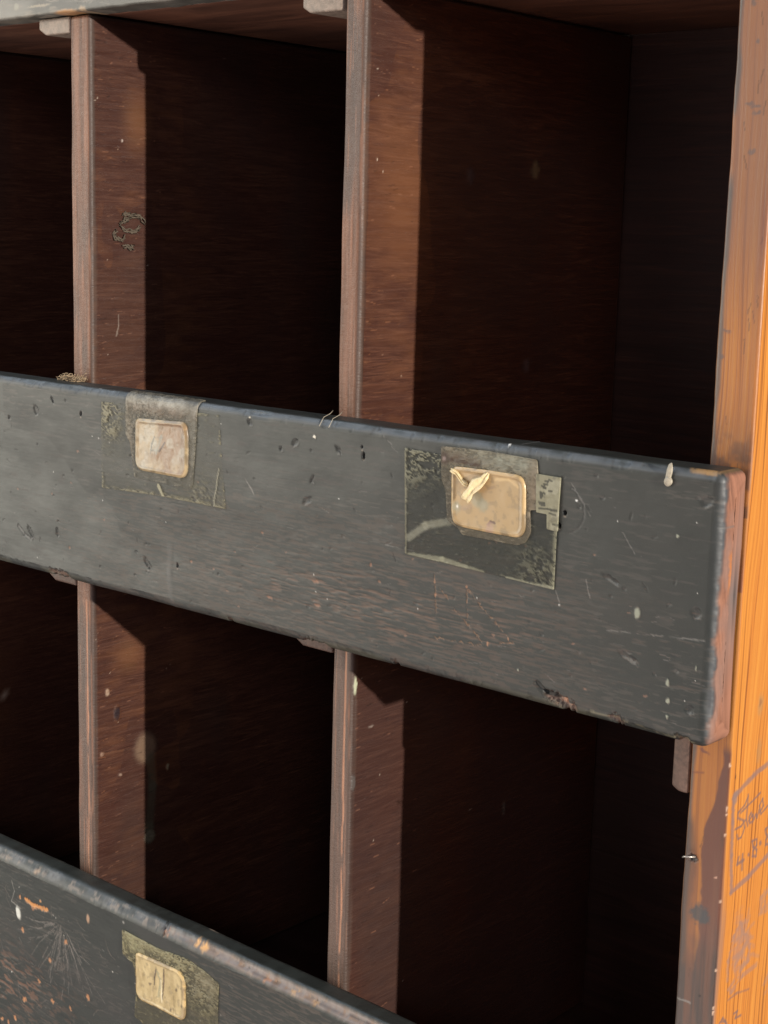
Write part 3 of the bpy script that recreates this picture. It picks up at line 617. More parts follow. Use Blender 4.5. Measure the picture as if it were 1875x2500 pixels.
# ---- dividers
def div_paint(seed, lower, second):
    def f(P, N):
        X, Y, Z = P.T; q = P + seed * 3.7
        C = Canvas(P, N, Y, Z, np.ones(len(P)))
        C.h += (fbm(q, (30, 30, 18), 3, 111 + seed) - .5) * .0013 * sstep(.2, .9, -N[:, 1] + np.abs(N[:, 0]) * (Y < .004))
        fr = sstep(.35, .8, -N[:, 1])
        g = fbm(q, (700, 700, 26), 3, 115)
        col = np.array([.205, .095, .056])[None] * (.25 + 1.4 * g[:, None])
        m = fr; C.rgb = np.where((m > .02)[:, None], col, C.rgb); C.a = np.maximum(C.a, m)
        # paint left on the edge: more of it lower down
        blk = sstep(.42, .60, fbm(q, (60, 60, 14), 3, 116) + (.13 if lower else -.13) - (Z - (-.2 if lower else .05)) * (1.2 if lower else .25))
        C.put(fr * blk, (.082, .064, .055), .68)
        # grey chamfer towards the right face
        ch = sstep(.28, .5, N[:, 0]) * (1 - sstep(.97, 1.0, N[:, 0]))
        ch = np.maximum(ch, (N[:, 0] > .9) * (1 - sstep(.0028, .0048, Y + (fbm(q, (1, 60, 60), 3, 117) - .5) * .002)))
        C.put(ch, (.078, .052, .042), .85)
        C.put(fr * sstep(.62, .70, fbm(q, (900, 1, 30), 3, 118)), (.30, .15, .095), .6)
        if lower:
            ln = np.abs(X - (X.max() - .0040) - (fbm(np.c_[X * 0, Z, Z * 0], (1, 60, 1), 2, 119) - .5) * .0015)
            C.put(fr * (1 - sstep(.0003, .0007, ln)) * sstep(.35, .5, fbm(q, (1, 1, 60), 3, 120)), (.50, .24, .14), .85, -.0002)
        C.h += fr * (g - .5) * .0003
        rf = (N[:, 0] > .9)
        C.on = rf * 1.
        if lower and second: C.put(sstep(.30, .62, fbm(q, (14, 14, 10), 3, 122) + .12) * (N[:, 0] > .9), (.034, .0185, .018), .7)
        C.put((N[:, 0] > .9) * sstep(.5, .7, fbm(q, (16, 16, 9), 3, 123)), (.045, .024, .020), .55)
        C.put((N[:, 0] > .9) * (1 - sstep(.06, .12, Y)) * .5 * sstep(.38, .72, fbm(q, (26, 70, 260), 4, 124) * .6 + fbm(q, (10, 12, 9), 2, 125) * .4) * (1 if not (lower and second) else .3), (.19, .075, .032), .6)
        x0 = P[:, 0].max()
        def D(u, v): p = on_plane(u, v, 0, x0); return (p[1], p[2])
        sd = [s_ for s_ in marks.get((lower, second), [])]
        for it in sd:
            if it[0] == 'b': C.blob(D(it[1], it[2]), it[3], it[4], it[5], it[6], .0003, soft=it[7] if len(it) > 7 else .35)
            else: C.seg([D(*p_) for p_ in it[1]], it[2], it[3], it[4])
        r = np.random.default_rng(seed + 40)
        for k in range(130):       # little torn fibres along the grain
            y = .004 + .05 * r.random(); z = Z.min() + (Z.max() - Z.min()) * r.random(); L = .0015 + .005 * r.random(); a = r.normal(.05, .12); y = .004 + .05 * r.random() ** 1.6
            C.seg([(y, z), (y + L, z + L * math.sin(a))], .00026, (.22, .10, .06) if r.random() < .5 else (.022, .010, .008), .65, -.0001 if r.random() < .5 else .0001, taper=True)
        for k in range(12):
            C.blob((.003 + .1 * r.random() ** 2, Z.min() + (Z.max() - Z.min()) * r.random()), .0004, .0004, (.5, .4, .32), .8)
        C.on = np.ones(len(P)); C.rough += fr * .08 + ch * .05
        return C
    return f
marks = {(True, False): [('b', 355, 1826, .0085, .0100, (.26, .17, .11), .75), ('s', [(368, 1850), (372, 1920), (365, 2020), (366, 2046)], .0034, (.085, .075, .05), .7), ('b', 366, 2042, .0042, .0038, (.15, .13, .09), .85),
                         ('b', 409, 1872, .0012, .0022, (.26, .22, .14), .85), ('b', 262, 1690, .0014, .0022, (.40, .28, .20), .9), ('b', 286, 1742, .0022, .0050, (.020, .012, .016), .9), ('b', 249, 1842, .0016, .0013, (.34, .22, .16), .85),
                         ('b', 294, 1891, .0012, .0010, (.36, .24, .18), .85), ('s', [(250, 1842), (335, 1825)], .0005, (.12, .06, .04), .6), ('b', 315, 1600, .010, .009, (.17, .075, .032), .55, .9)],
         (True, True): [('b', 868, 1673, .0011, .0046, (.50, .52, .36), .95), ('b', 1228, 1975, .0008, .004, (.10, .09, .08), .8), ('b', 906, 1773, .0022, .0006, (.25, .2, .17), .8), ('b', 862, 1912, .0016, .0040, (.10, .09, .085), .7)],
         (False, True): [('b', 1307, 415, .0034, .0048, (.17, .12, .065), .85), ('b', 1149, 430, .0026, .0042, (.07, .05, .05), .7), ('b', 1285, 893, .0032, .0038, (.10, .06, .06), .8), ('b', 985, 470, .02, .03, (.19, .075, .030), .45, .9), ('b', 920, 390, .0006, .0008, (.6, .5, .4), .9)],
         (False, False): [('b', 216, 243, .0008, .0012, (.6, .55, .5), .9), ('b', 298, 344, .0008, .0008, (.6, .5, .45), .9), ('b', 335, 300, .008, .014, (.20, .085, .035), .5, .9), ('s', [(289, 770), (290, 795), (284, 820)], .0005, (.30, .24, .20), .7)]}
DIV = [(-.6330, -.6190), (-.4270, -.4100), (-.2213, -.2087)]
for k, (a, b) in enumerate(DIV):
    for lower in (False, True):
        z0, z1 = ((-.0938, .1983) if not lower else (-.3838, -.1105))
        aa, bb = (a, b)
        if k == 1 and lower: aa, bb = -.4258, -.4116
        if k == 2 and lower: aa, bb = -.2213, -.2078
        det = k > 0
        zz = np.arange(z0, z1, .0006 if det else .006)
        ysr = np.concatenate([np.arange(0, .075, .0007), np.arange(.075, YD, .0022)]) if det else np.arange(0, YD, .006)
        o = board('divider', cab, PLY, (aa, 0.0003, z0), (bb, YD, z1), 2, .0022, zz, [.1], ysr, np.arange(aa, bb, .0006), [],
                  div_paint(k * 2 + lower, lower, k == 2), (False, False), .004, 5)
        fix(o); o['group'] = 'upright dividers'

# ---- shelves, back
def plain_board(name, lo, hi, mat, label=None):
    o = fix(board(name, cab, mat, lo, hi, 0, .0008, np.arange(lo[0], hi[0], .01), [], [], np.arange(lo[1], hi[1], .01), np.arange(lo[1], hi[1], .01), None, (True, True), .004, 2))
    if label: o['label'] = label
    return o
SHELF = INNER.copy(); SHELF.name = 'lit_brown_shelf'  # paler copy of the dark board: light on the underside painted in
for nd in SHELF.node_tree.nodes:
    if nd.type == 'VALTORGB':
        for e_, c_ in zip(nd.color_ramp.elements, [(.085, .038, .026), (.15, .062, .038), (.24, .10, .055)]): e_.color = (*c_, 1)
plain_board('shelf', (XL, .0125, .1992), (-.0187, YD, .2162), SHELF)
plain_board('shelf', (XL, .0006, -.1100), (-.0187, YD, -.0945), INNER)
plain_board('shelf', (XL, .0006, -.4000), (-.0187, YD, -.3845), INNER)
fix(board('back_panel', cab, INNER, (XL, YD + .0004, ZB + .02), (-.0187, .2296, ZT - .02), 2, .0008, np.arange(ZB, ZT, .02), [], [], np.arange(XL, 0, .02), [], None, (True, True), .003, 2))

# ---- glue blocks under the shelves, left of each upright (chamfered corner)
import bmesh
GLUEB = m_plain('brown_stained_block_wood', (.12, .070, .052), .55, .35, 420)
def block(x1, zt_, w, h, dpt, cham, y0=.0008):
    bm = bmesh.new(); x0 = x1 - w; zb = zt_ - h; c = cham
    prof = [(x0, zt_), (x1, zt_), (x1, zb), (x0 + c, zb), (x0, zb + c * .55)]
    f = [bm.verts.new((x, y0, z)) for x, z in prof]; bk = [bm.verts.new((x + (c if i in (0, 3, 4) else 0) * .3, y0 + dpt, z)) for i, (x, z) in enumerate(prof)]
    bm.faces.new(f); bm.faces.new(bk[::-1])
    for i in range(5): j = (i + 1) % 5; bm.faces.new((f[j], f[i], bk[i], bk[j]))
    bmesh.ops.bevel(bm, geom=bm.edges[:], offset=.0014, segments=3, profile=.6, affect='EDGES')
    bmesh.ops.triangulate(bm, faces=[f_ for f_ in bm.faces if len(f_.verts) > 4])
    bmesh.ops.recalc_face_normals(bm, faces=bm.faces[:])
    me = bpy.data.meshes.new('glue_block'); bm.to_mesh(me); bm.free(); no_marks(me)
    for p in me.polygons: p.use_smooth = True
    try: me.set_sharp_from_angle(angle=.9)
    except Exception: pass
    me.materials.append(GLUEW if zt_ > 0 else GLUEB)
    o = bpy.data.objects.new('glue_block', me); scene.collection.objects.link(o); o.parent = cab; fix(o); o['group'] = 'corner blocks under the shelves'
    return o
block(-.4276, .1984, .0280, .0090, .030, .006)
block(-.2236, .1984, .0262, .0112, .028, .005)
block(-.0190, .1984, .0240, .0100, .028, .005, .013)
block(-.4264, -.1104, .0270, .0098, .030, .007)
block(-.2219, -.1104, .0275, .0092, .030, .007)
# the tall thin block beside the side board under the middle rail
b3 = block(-.0190, -.1104, .0080, .0285, .030, .0034); b3['label'] = 'narrow tall block against the side board'

# ---------------------------------------------------------------- labels and tapes on the rails
def outline(pts, rad=.0, n=8, step=.0006, jag=0., seed=0):
    pts = [np.array(p, float) for p in pts]; out = []
    m = len(pts)
    for i in range(m):
        a, b, c = pts[i - 1], pts[i], pts[(i + 1) % m]
        if rad <= 0: out.append(b); continue
        d1 = (a - b); d2 = (c - b); r1 = min(rad, np.linalg.norm(d1) * .45); r2 = min(rad, np.linalg.norm(d2) * .45)
        p, q = b + d1 / np.linalg.norm(d1) * r1, b + d2 / np.linalg.norm(d2) * r2
        for k in range(n + 1):
            t = k / n; out.append((1 - t) ** 2 * p + 2 * t * (1 - t) * b + t * t * q)
    res = []
    for a, b in zip(out, out[1:] + out[:1]):
        k = max(1, int(np.linalg.norm(b - a) / step))
        for j in range(k): res.append(a + (b - a) * j / k)
    res = np.array(res)
    if jag:
        c = res.mean(0); res = c + (res - c) * (1 + (fbm(np.c_[res, res[:, 0] * 0], 350, 2, seed)[:, None] - .5) * jag)
    return res
def rail_surf(z_top, X, S_):
    """S<=-RR: front face at that height below the top; then round the arris, then on along the top face"""
    y = np.full_like(X, -T); z = z_top + S_; ny = -np.ones_like(X); nz = np.zeros_like(X)
    arc = RR * math.pi / 2
    t = np.clip((S_ + RR) / arc, 0, 1) * math.pi / 2
    on = S_ > -RR
    y = np.where(on, -T + RR - RR * np.cos(t), y); z = np.where(on, z_top - RR + RR * np.sin(t), z)
    ny = np.where(on, -np.cos(t), ny); nz = np.where(on, np.sin(t), nz)
    extra = np.clip(S_ + RR - arc, 0, None); y = y + extra
    return np.c_[X, y, z], np.c_[X * 0, ny, nz]
def pad(name, parent, mat, out2, z_top, height, paint, rings=None, base=.0001):
    """a sheet with real thickness: OUT2 is its outline in (x, s); height(X,S,edge) above the rail"""
    c = out2.mean(0); n = len(out2)
    R = rings or int(np.linalg.norm(out2 - c, axis=1).max() / .0006)
    fr = np.linspace(1, 0.0, R + 1)[:-1]
    rows = [out2 * 1.0] + [c + (out2 - c) * f for f in fr] + [c + (out2 - c) * .001]
    XY = np.concatenate(rows); edge = np.concatenate([np.full(n, 1.)] + [np.full(n, f) for f in fr] + [np.full(n, 0.)])
    P, N = rail_surf(z_top, XY[:, 0], XY[:, 1])
    C = Canvas(P, N, XY[:, 0], XY[:, 1], np.ones(len(P)))
    hh = height(XY[:, 0], XY[:, 1], edge); hh[:n] = base
    paint(C, XY[:, 0], XY[:, 1], edge)
    V = P + N * (hh + C.h * (edge < .999))[:, None]
    i, j = np.meshgrid(np.arange(len(rows) - 1), np.arange(n), indexing='ij'); j2 = (j + 1) % n
    q = np.stack([i * n + j, i * n + j2, (i + 1) * n + j2, (i + 1) * n + j], -1).reshape(-1, 4)
    k = len(q) // 3; fn = np.cross(V[q[k, 1]] - V[q[k, 0]], V[q[k, 2]] - V[q[k, 0]])
    if fn @ N[q[k, 0]] < 0: q = q[:, ::-1]
    o = make_mesh(name, V, q, mat, parent, C); fix(o); return o
def bdist(X, S_, out2):
    d = np.full(len(X), 9.)
    P2 = np.c_[X, S_]
    for k in range(0, len(out2)):
        a = out2[k]; b = out2[(k + 1) % len(out2)]; v = b - a; t = np.clip(((P2 - a) @ v) / (v @ v + 1e-14), 0, 1)
        d = np.minimum(d, np.hypot(*(P2 - a - t[:, None] * v).T))
    return d
def FF(zt0):
    return lambda u, v: (F(u, v)[0], F(u, v)[1] - zt0)

def tape_paint(pal, out2, *a_, film=None, **k_):
    f0 = _tape_paint(pal, out2, *a_, film=film, **k_); return f0
def _tape_paint(pal, out2, corner_crust=(), edge_amt=.75, body=.10, seed=0, strokes=(), crust=.60, smear=(), film=None):
    def f(C, X, S_, e):
        d = bdist(X, S_, out2); q = np.c_[X, S_, X * 0]
        C.rgb[:] = np.array(pal) * .75 if film is None else np.array(film); C.a[:] = np.clip(body - .08 + .16 * fbm(q, 120, 3, seed), .015, 1)
        n = fbm(q, (360, 1300, 1), 4, seed + 3)
        side = fbm(q, (70, 70, 1), 2, seed + 9)
        C.put((1 - sstep(.0004, .0026, d)) * sstep(.49, .60, n * .5 + side * .5), pal, edge_amt)
        C.put(sstep(crust + .04, crust + .12, n) * .6, pal, .55, .0002)
        for (cx, cs), rad, amt in corner_crust:
            w = np.exp(-(((X - cx) ** 2 + (S_ - cs) ** 2) / rad ** 2))
            C.put(np.clip(w * 1.3, 0, 1) * sstep(.47, .56, fbm(q, (800, 1900, 1), 4, seed + 5) * .6 + fbm(q, (240, 420, 1), 3, seed + 8) * .4), pal, amt, .0002)
        for (cx, cs), rx, rs, col, amt in smear:
            w = np.exp(-(((X - cx) / rx) ** 2 + ((S_ - cs) / rs) ** 2)); C.put(w * (.3 + fbm(q, 300, 3, seed + 6)) * (.45 if max(col) < .07 else 1), col, amt)
        for pts, w, col, a in strokes: C.seg(pts, w, col, a)
        C.h += (n - .5) * .00025
    return f
flat = lambda h, amp=.0002, sd=0: (lambda X, S_, e: h + (fbm(np.c_[X, S_, X * 0], (150, 220, 1), 3, sd) - .5) * amp)
YEL = (.26, .235, .155); GRY = (.23, .21, .165)
fm = FF(0.0)
# --- left label of the middle rail
oA = outline([fm(249, 980), fm(535, 1013), fm(544, 1150), fm(552, 1243), fm(400, 1212), fm(250, 1190)], .0008, 3)
pad('clear_tape', mid, TAPE, oA, 0.0, flat(.00045, .00022, 1), tape_paint(YEL, oA, [((fm(262, 990)), .012, .9), ((fm(270, 1040)), .008, .7), (fm(500, 1225), .012, .5)], .75, .10, 201, crust=.66,
    strokes=[([fm(388, 1185), fm(400, 1212)], .0011, (.42, .39, .26), .85), ([fm(536, 1145), fm(523, 1235)], .00045, (.38, .36, .28), .8), ([fm(250, 1192), fm(330, 1205)], .0004, YEL, .6), ([fm(415, 1218), fm(450, 1224)], .0007, (.46, .43, .30), .8)]), rings=60)['label'] = 'wide yellowed tape under the left paper label'
oAo = outline([(fm(309, 1000)[0], .0045), (fm(482, 1000)[0] + .0005, .0040), fm(482, 1030), fm(476, 1125), fm(470, 1195), fm(330, 1165), fm(320, 1080), fm(309, 1060)], .0012, 3, jag=.015, seed=4)
ta = pad('clear_tape', mid, TAPE, oAo, 0.0, flat(.00072, .0002, 2), tape_paint(GRY, oAo, [((fm(312, 1010)), .016, .7), (fm(400, 1003), .02, .6)], .6, .20, 221, crust=.57,
    smear=[((fm(395, 998)), .036, .0045, (.22, .15, .105), .8), ((fm(395, 985)), .05, .003, (.50, .48, .42), .75), (fm(318, 1080), .004, .02, (.30, .24, .17), .7), (fm(470, 1060), .004, .03, (.24, .22, .18), .5)]), rings=60)
ta['label'] = 'narrow cloudy tape folded over the rail edge'
def puff(rim, mid_h, w=.0016, amp=.0005, sd=0, out2=None):
    def f(X, S_, e):
        d = bdist(X, S_, out2)
        return .0012 + rim * np.exp(-((d - w) / (w * .55)) ** 2) * (d < w * 3) + mid_h * sstep(0, w, d) + (fbm(np.c_[X, S_, X * 0], (170, 170, 1), 3, sd) - .5) * amp * sstep(0, w, d)
    return f
oAp = outline([fm(335, 1020), fm(456, 1030), fm(463, 1060), fm(462, 1150), fm(452, 1168), fm(345, 1147), fm(335, 1130)], .0035, 6)
def dirt(C, d, X, S_, seed):
    q = np.c_[X, S_, X * 0]
    C.put((1 - sstep(.0, .0030, d)) * sstep(.45, .65, fbm(q, (260, 260, 1), 3, seed)), (.17, .12, .07), .75)
    C.put(sstep(.60, .72, fbm(q, (420, 420, 1), 3, seed + 1)), (.20, .15, .09), .45)
def pA(C, X, S_, e):
    d = bdist(X, S_, oAp); q = np.c_[X, S_, X * 0]
    br = sstep(.40, .62, fbm(q, (90, 90, 1), 3, 301) + (X - X.mean()) * 9)
    C.put(br, (.26, .16, .10), .8); C.put(sstep(.50, .62, fbm(q, (220, 220, 1), 3, 302)), (.44, .40, .32), .6)
    C.put(1 - sstep(.0006, .0020, d), (.52, .38, .19), .85); C.put(1 - sstep(.0, .0006, d), (.30, .23, .14), .7)
    C.put((1 - sstep(.002, .006, np.abs(S_ + .0150))) * sstep(.35, .6, fbm(q, (80, 80, 1), 3, 303)), (.42, .22, .10), .5)
    INK = (.13, .13, .11); dirt(C, d, X, S_, 401)
    def c(*p): return [fm(230 + x * .223, 940 + y * .223) for x, y in p]
    C.seg(c((685, 560), (655, 640), (640, 745)), .0006, INK, .8); C.seg(c((650, 715), (720, 712)), .0005, INK, .6); C.seg(c((800, 630), (735, 725)), .0006, (.08, .06, .05), .85)
    C.seg(c((760, 560), (705, 740)), .0009, (.28, .28, .23), .7); C.seg(c((690, 570), (780, 575)), .0005, INK, .4); C.seg(c((700, 620), (690, 700)), .0012, (.38, .38, .32), .6)
    C.h += (fbm(q, (420, 420, 1), 3, 304) - .5) * .0006
pad('paper_label', mid, PAPER, oAp, 0.0, puff(.0007, .0003, .0015, .0005, 5, oAp), pA)['label'] = 'cream and brown label with faded marks, left on the middle rail'
# --- right label of the middle rail
oB = outline([fm(989, 1092), fm(1080, 1110), fm(1325, 1160), fm(1362, 1185), fm(1360, 1300), fm(1353, 1440), fm(1200, 1402), fm(990, 1352)], .0006, 2)
pad('clear_tape', mid, TAPE, oB, 0.0, flat(.00040, .00022, 8), tape_paint((.22, .21, .145), oB, [(fm(998, 1105), .012, .9), (fm(1000, 1140), .008, .7), (fm(1060, 1120), .010, .8), (fm(1340, 1420), .012, .5), (fm(1300, 1380), .010, .4)], .9, .30, 241, crust=.64, film=(.022, .026, .022),
    strokes=[([fm(1000, 1312), fm(1040, 1283), fm(1100, 1272)], .0018, (.26, .25, .19), .75), ([fm(1000, 1355), fm(1080, 1365), fm(1180, 1400)], .0013, (.32, .31, .22), .7), ([fm(1240, 1412), fm(1290, 1425)], .0010, (.32, .31, .22), .8), ([fm(1300, 1428), fm(1352, 1437)], .0011, (.34, .33, .24), .8), ([fm(990, 1100), fm(992, 1350)], .0005, YEL, .7)],
    smear=[(fm(1150, 1340), .035, .010, (.035, .042, .035), .75), (fm(1040, 1200), .012, .014, (.04, .04, .038), .6), (fm(996, 1113), .0015, .0012, (.03, .015, .01), .95)]), rings=60)['label'] = 'large yellowed tape under the right paper label'
oBt = outline([fm(1312, 1156), fm(1371, 1166), fm(1366, 1235), fm(1363, 1298), fm(1338, 1291), fm(1338, 1255), fm(1312, 1250)], .0004, 2)
def pBt(C, X, S_, e):
    q = np.c_[X, S_, X * 0]; C.rgb[:] = (.30, .28, .19); C.a[:] = .92
    C.put(sstep(.5, .65, fbm(q, (300, 300, 1), 3, 261)), (.36, .34, .25), .7); C.put(sstep(.62, .7, fbm(q, (350, 350, 1), 3, 262)), (.12, .11, .08), .6)
    def c(*p): return [fm(1200 + x * .1507, 1050 + y * .1507) for x, y in p]
    I = (.05, .05, .04); w = .00042
    for st in [((790, 1160), (880, 1180), (885, 1215), (830, 1215)), ((800, 1190), (860, 1195)), ((815, 1000), (820, 1095)), ((820, 1000), (845, 1030), (825, 1045), (850, 1060), (830, 1090)), ((860, 1010), (885, 1030)),
               ((835, 900), (900, 945)), ((900, 930), (865, 925), (880, 890)), ((870, 870), (930, 885)), ((890, 820), (940, 830), (930, 850)), ((955, 800), (1000, 825)), ((950, 985), (1000, 990)), ((960, 1340), (1060, 1375)), ((990, 1300), (1080, 1310)), ((790, 1262), (930, 1272), (1070, 1300)), ((1010, 1520), (1090, 1545))]:
        C.seg(c(*st), w, I, .9, jit=.0003)
pad('clear_tape', mid, TAPE, oBt, 0.0, flat(.0010, .00010, 3), pBt, rings=30)['label'] = 'small opaque tape tab with tiny upright writing beside the right label'
oBo = outline([fm(1079, 1088), fm(1190, 1100), fm(1313, 1122), fm(1316, 1180), fm(1318, 1245), fm(1295, 1245), fm(1298, 1300), fm(1285, 1325), fm(1265, 1331), fm(1130, 1305), fm(1122, 1290), fm(1094, 1270), fm(1090, 1195), fm(1080, 1170)], .0012, 3)
def pBo(C, X, S_, e):
    tape_paint((.24, .20, .14), oBo, [(fm(1200, 1110), .03, .6)], .8, .42, 281, crust=.52,
               smear=[(fm(1240, 1128), .022, .004, (.34, .35, .28), .8), (fm(1120, 1118), .016, .0022, (.10, .06, .045), .75), (fm(1305, 1200), .003, .02, (.30, .22, .15), .6)])(C, X, S_, e)
    for u, v, rx, rz in [(1087, 1118, .0034, .0030), (1130, 1127, .0035, .0010), (1160, 1134, .0035, .0009), (1101, 1122, .003, .001)]: C.blob(fm(u, v), rx, rz, (.055, .03, .022), .9)
    C.blob(fm(1087, 1119), .0012, .0011, (.30, .22, .20), .9)
pad('clear_tape', mid, TAPE, oBo, 0.0, flat(.0007, .0002, 12), pBo, rings=60)['label'] = 'cloudy tape square around the tan label'
oBp = outline([fm(1107, 1137), fm(1200, 1148), fm(1275, 1160), fm(1287, 1180), fm(1286, 1295), fm(1272, 1313), fm(1200, 1300), fm(1120, 1283), fm(1106, 1265)], .0035, 6)
def pB(C, X, S_, e):
    d = bdist(X, S_, oBp); q = np.c_[X, S_, X * 0]
    C.put(np.ones(len(X)), (.42, .285, .14), .7); C.put(sstep(.42, .62, fbm(q, (40, 60, 1), 3, 321)), (.48, .32, .16), .8); C.put(sstep(.5, .8, fbm(q, (70, 70, 1), 3, 322)), (.36, .23, .11), .6)
    C.put(1 - sstep(.0004, .0015, d), (.64, .44, .21), .85)
    def c(*p): return [fm(900 + x * .3617, 1000 + y * .3617) for x, y in p]
    dirt(C, d, X, S_, 421)
    for x, y, rx in [(745, 600, .0034), (785, 645, .0030), (608, 655, .0024)]:
        C.blob(c((x, y))[0], rx, rx * 1.0, (.30, .28, .19), .75); C.blob(c((x, y))[0], rx * .5, rx * .5, (.36, .32, .22), .6)
    C.blob(c((612, 650))[0], .0006, .0007, (.85, .8, .7), .9)
    C.seg(c((640, 665), (700, 650)), .0011, (.32, .22, .15), .5); C.seg(c((820, 775), (835, 752), (862, 762)), .0006, (.10, .05, .04), .9); C.blob(c((830, 800))[0], .0022, .0028, (.42, .27, .20), .7)
    C.seg(c((820, 530), (860, 520)), .0006, (.30, .20, .12), .6); C.seg(c((870, 470), (960, 470), (1020, 520)), .0007, (.66, .46, .22), .6)
pad('paper_label', mid, TAN, oBp, 0.0, puff(.0005, .0002, .0012, .0002, 7, oBp), pB)['label'] = 'tan label with a torn curl of film, right on the middle rail'
# torn curl of film on the tan label
def c4(x, y): p = F(900 + x * .3617, 1000 + y * .3617); return p
def ribbon(name, parent, mat, pts, widths, hs, label=None, y0=-T - .0017, th=.00025):
    pts = np.array(pts); n = len(pts); V = []
    for i in range(n):
        t = pts[min(i + 1, n - 1)] - pts[max(i - 1, 0)]; t = t / (np.linalg.norm(t) + 1e-9); nn = np.array([-t[1], t[0]])
        for sgn, off in ((-1, 0), (-.3, .0008), (.35, -.0003), (1, .0007)):
            p = pts[i] + nn * widths[i] * sgn; V.append((p[0], y0 - hs[i] - off, p[1]))
    F_ = [(i * 4 + j, i * 4 + j + 1, (i + 1) * 4 + j + 1, (i + 1) * 4 + j) for i in range(n - 1) for j in range(3)]
    bm = bmesh.new(); vs = [bm.verts.new(v) for v in V]; fs = [bm.faces.new([vs[k] for k in f]) for f in F_]
    bmesh.ops.recalc_face_normals(bm, faces=bm.faces[:]); bmesh.ops.solidify(bm, geom=bm.faces[:], thickness=th)
    bmesh.ops.subdivide_edges(bm, edges=bm.edges[:], cuts=1, smooth=.6, use_grid_fill=True)
    me = bpy.data.meshes.new(name); bm.to_mesh(me); bm.free(); no_marks(me); me.materials.append(mat)
    for p in me.polygons: p.use_smooth = True
    o = bpy.data.objects.new(name, me); scene.collection.objects.link(o); o.parent = parent; fix(o)
    if label: o['label'] = label
    return o
TORN = m_plain('torn_cream_film', (.80, .64, .36), .35, .18, 900, .6)
ribbon('torn_film', mid, TORN, [c4(825, 425), c4(800, 470), c4(760, 500), c4(725, 545), c4(695, 600)], [.0005, .0018, .0030, .0020, .0024], [.0002, .0012, .0022, .0022, .0030], 'crumpled curl of torn yellow film')
ribbon('torn_film', mid, TORN, [c4(575, 405), c4(615, 430), c4(650, 480), c4(690, 510)], [.0008, .0005, .0006, .0007], [.0002, .0004, .0005, .0008], 'thin torn lip of film')
# --- label of the lower rail
fl = FF(-.29)
oC = outline([fl(299, 2268), fl(380, 2312), fl(458, 2340), fl(500, 2370), fl(535, 2402), fl(533, 2475), fl(530, 2540), fl(420, 2560), fl(330, 2480), fl(335, 2400), fl(325, 2345), fl(302, 2330)], .0012, 3, jag=.02)
pad('clear_tape', low, TAPE, oC, -.29, flat(.0006, .0005, 21), tape_paint((.24, .21, .12), oC, [(fl(310, 2290), .018, .9), (fl(400, 2330), .020, .95), (fl(450, 2350), .014, .9), (fl(500, 2400), .016, .8), (fl(510, 2450), .008, .4)], .8, .25, 331, crust=.56,
    smear=[(fl(380, 2318), .030, .004, (.30, .27, .155), .8), (fl(325, 2300), .008, .008, (.32, .30, .17), .8), (fl(505, 2395), .010, .010, (.24, .21, .14), .75), (fl(515, 2445), .006, .006, (.04, .045, .045), .8), (fl(478, 2410), .003, .006, (.06, .06, .06), .7)]), rings=60)['label'] = 'crusted yellow tape round the label on the lower rail'
oCp = outline([fl(335, 2322), fl(400, 2350), fl(440, 2368), fl(455, 2390), fl(455, 2480), fl(448, 2490), fl(400, 2465), fl(345, 2438), fl(336, 2420)], .0028, 5)
def pC(C, X, S_, e):
    d = bdist(X, S_, oCp); q = np.c_[X, S_, X * 0]
    C.put(np.ones(len(X)), (.50, .38, .18), .75)
    C.put(sstep(.45, .62, fbm(q, (160, 60, 1), 3, 341)), (.60, .47, .25), .7); C.put(sstep(.58, .7, fbm(q, (150, 80, 1), 3, 342)), (.38, .28, .13), .7)
    C.put(1 - sstep(.0004, .0016, d), (.64, .44, .19), .8)
    def c(*p): return [fl(280 + x * .1688, 2240 + y * .1688) for x, y in p]
    dirt(C, d, X, S_, 411); C.seg(c((625, 740), (605, 860), (598, 960)), .0006, (.08, .06, .04), .85); C.seg(c((740, 740), (738, 940), (722, 1160)), .0006, (.11, .07, .04), .9)
    C.seg(c((640, 770), (690, 880), (680, 1000), (660, 1130)), .0008, (.32, .30, .19), .7); C.seg(c((700, 900), (712, 1200)), .0006, (.80, .70, .48), .8); C.seg(c((885, 1120), (880, 1380)), .0004, (.20, .14, .07), .6)
    for x, y in ((925, 1035), (1000, 1275), (840, 1320), (545, 950)): C.blob(c((x, y))[0], .0009, .0010, (.14, .10, .06), .85)
    C.h += (fbm(q, (420, 300, 1), 3, 343) - .5) * .0006
pad('paper_label', low, PAPER, oCp, -.29, puff(.0004, .0003, .0012, .0006, 9, oCp), pC)['label'] = 'cream label with dark upright strokes on the lower rail'

# ---------------------------------------------------------------- small solid details
def lump(name, parent, mat, c, size, seed, sub=3, amp=.5, label=None, rot=0):
    bm = bmesh.new(); bmesh.ops.create_icosphere(bm, subdivisions=sub, radius=1)
    P = np.array([v.co[:] for v in bm.verts]); n = fbm(P + seed * 5.1, 1.6, 3, seed)
    ca, sa = math.cos(rot), math.sin(rot)
    for v, k in zip(bm.verts, n):
        f = 1 + (k - .5) * 2 * amp; x, y, z = v.co.x * size[0] * f, v.co.y * size[1] * f, v.co.z * size[2] * f
        v.co = (c[0] + x * ca - z * sa, c[1] + y, c[2] + x * sa + z * ca)
    me = bpy.data.meshes.new(name); bm.to_mesh(me); bm.free(); no_marks(me); me.materials.append(mat)
    for p in me.polygons: p.use_smooth = True
    o = bpy.data.objects.new(name, me); scene.collection.objects.link(o)
    if parent is not None: o.parent = parent; fix(o)
    if label: o['label'] = label
    return o
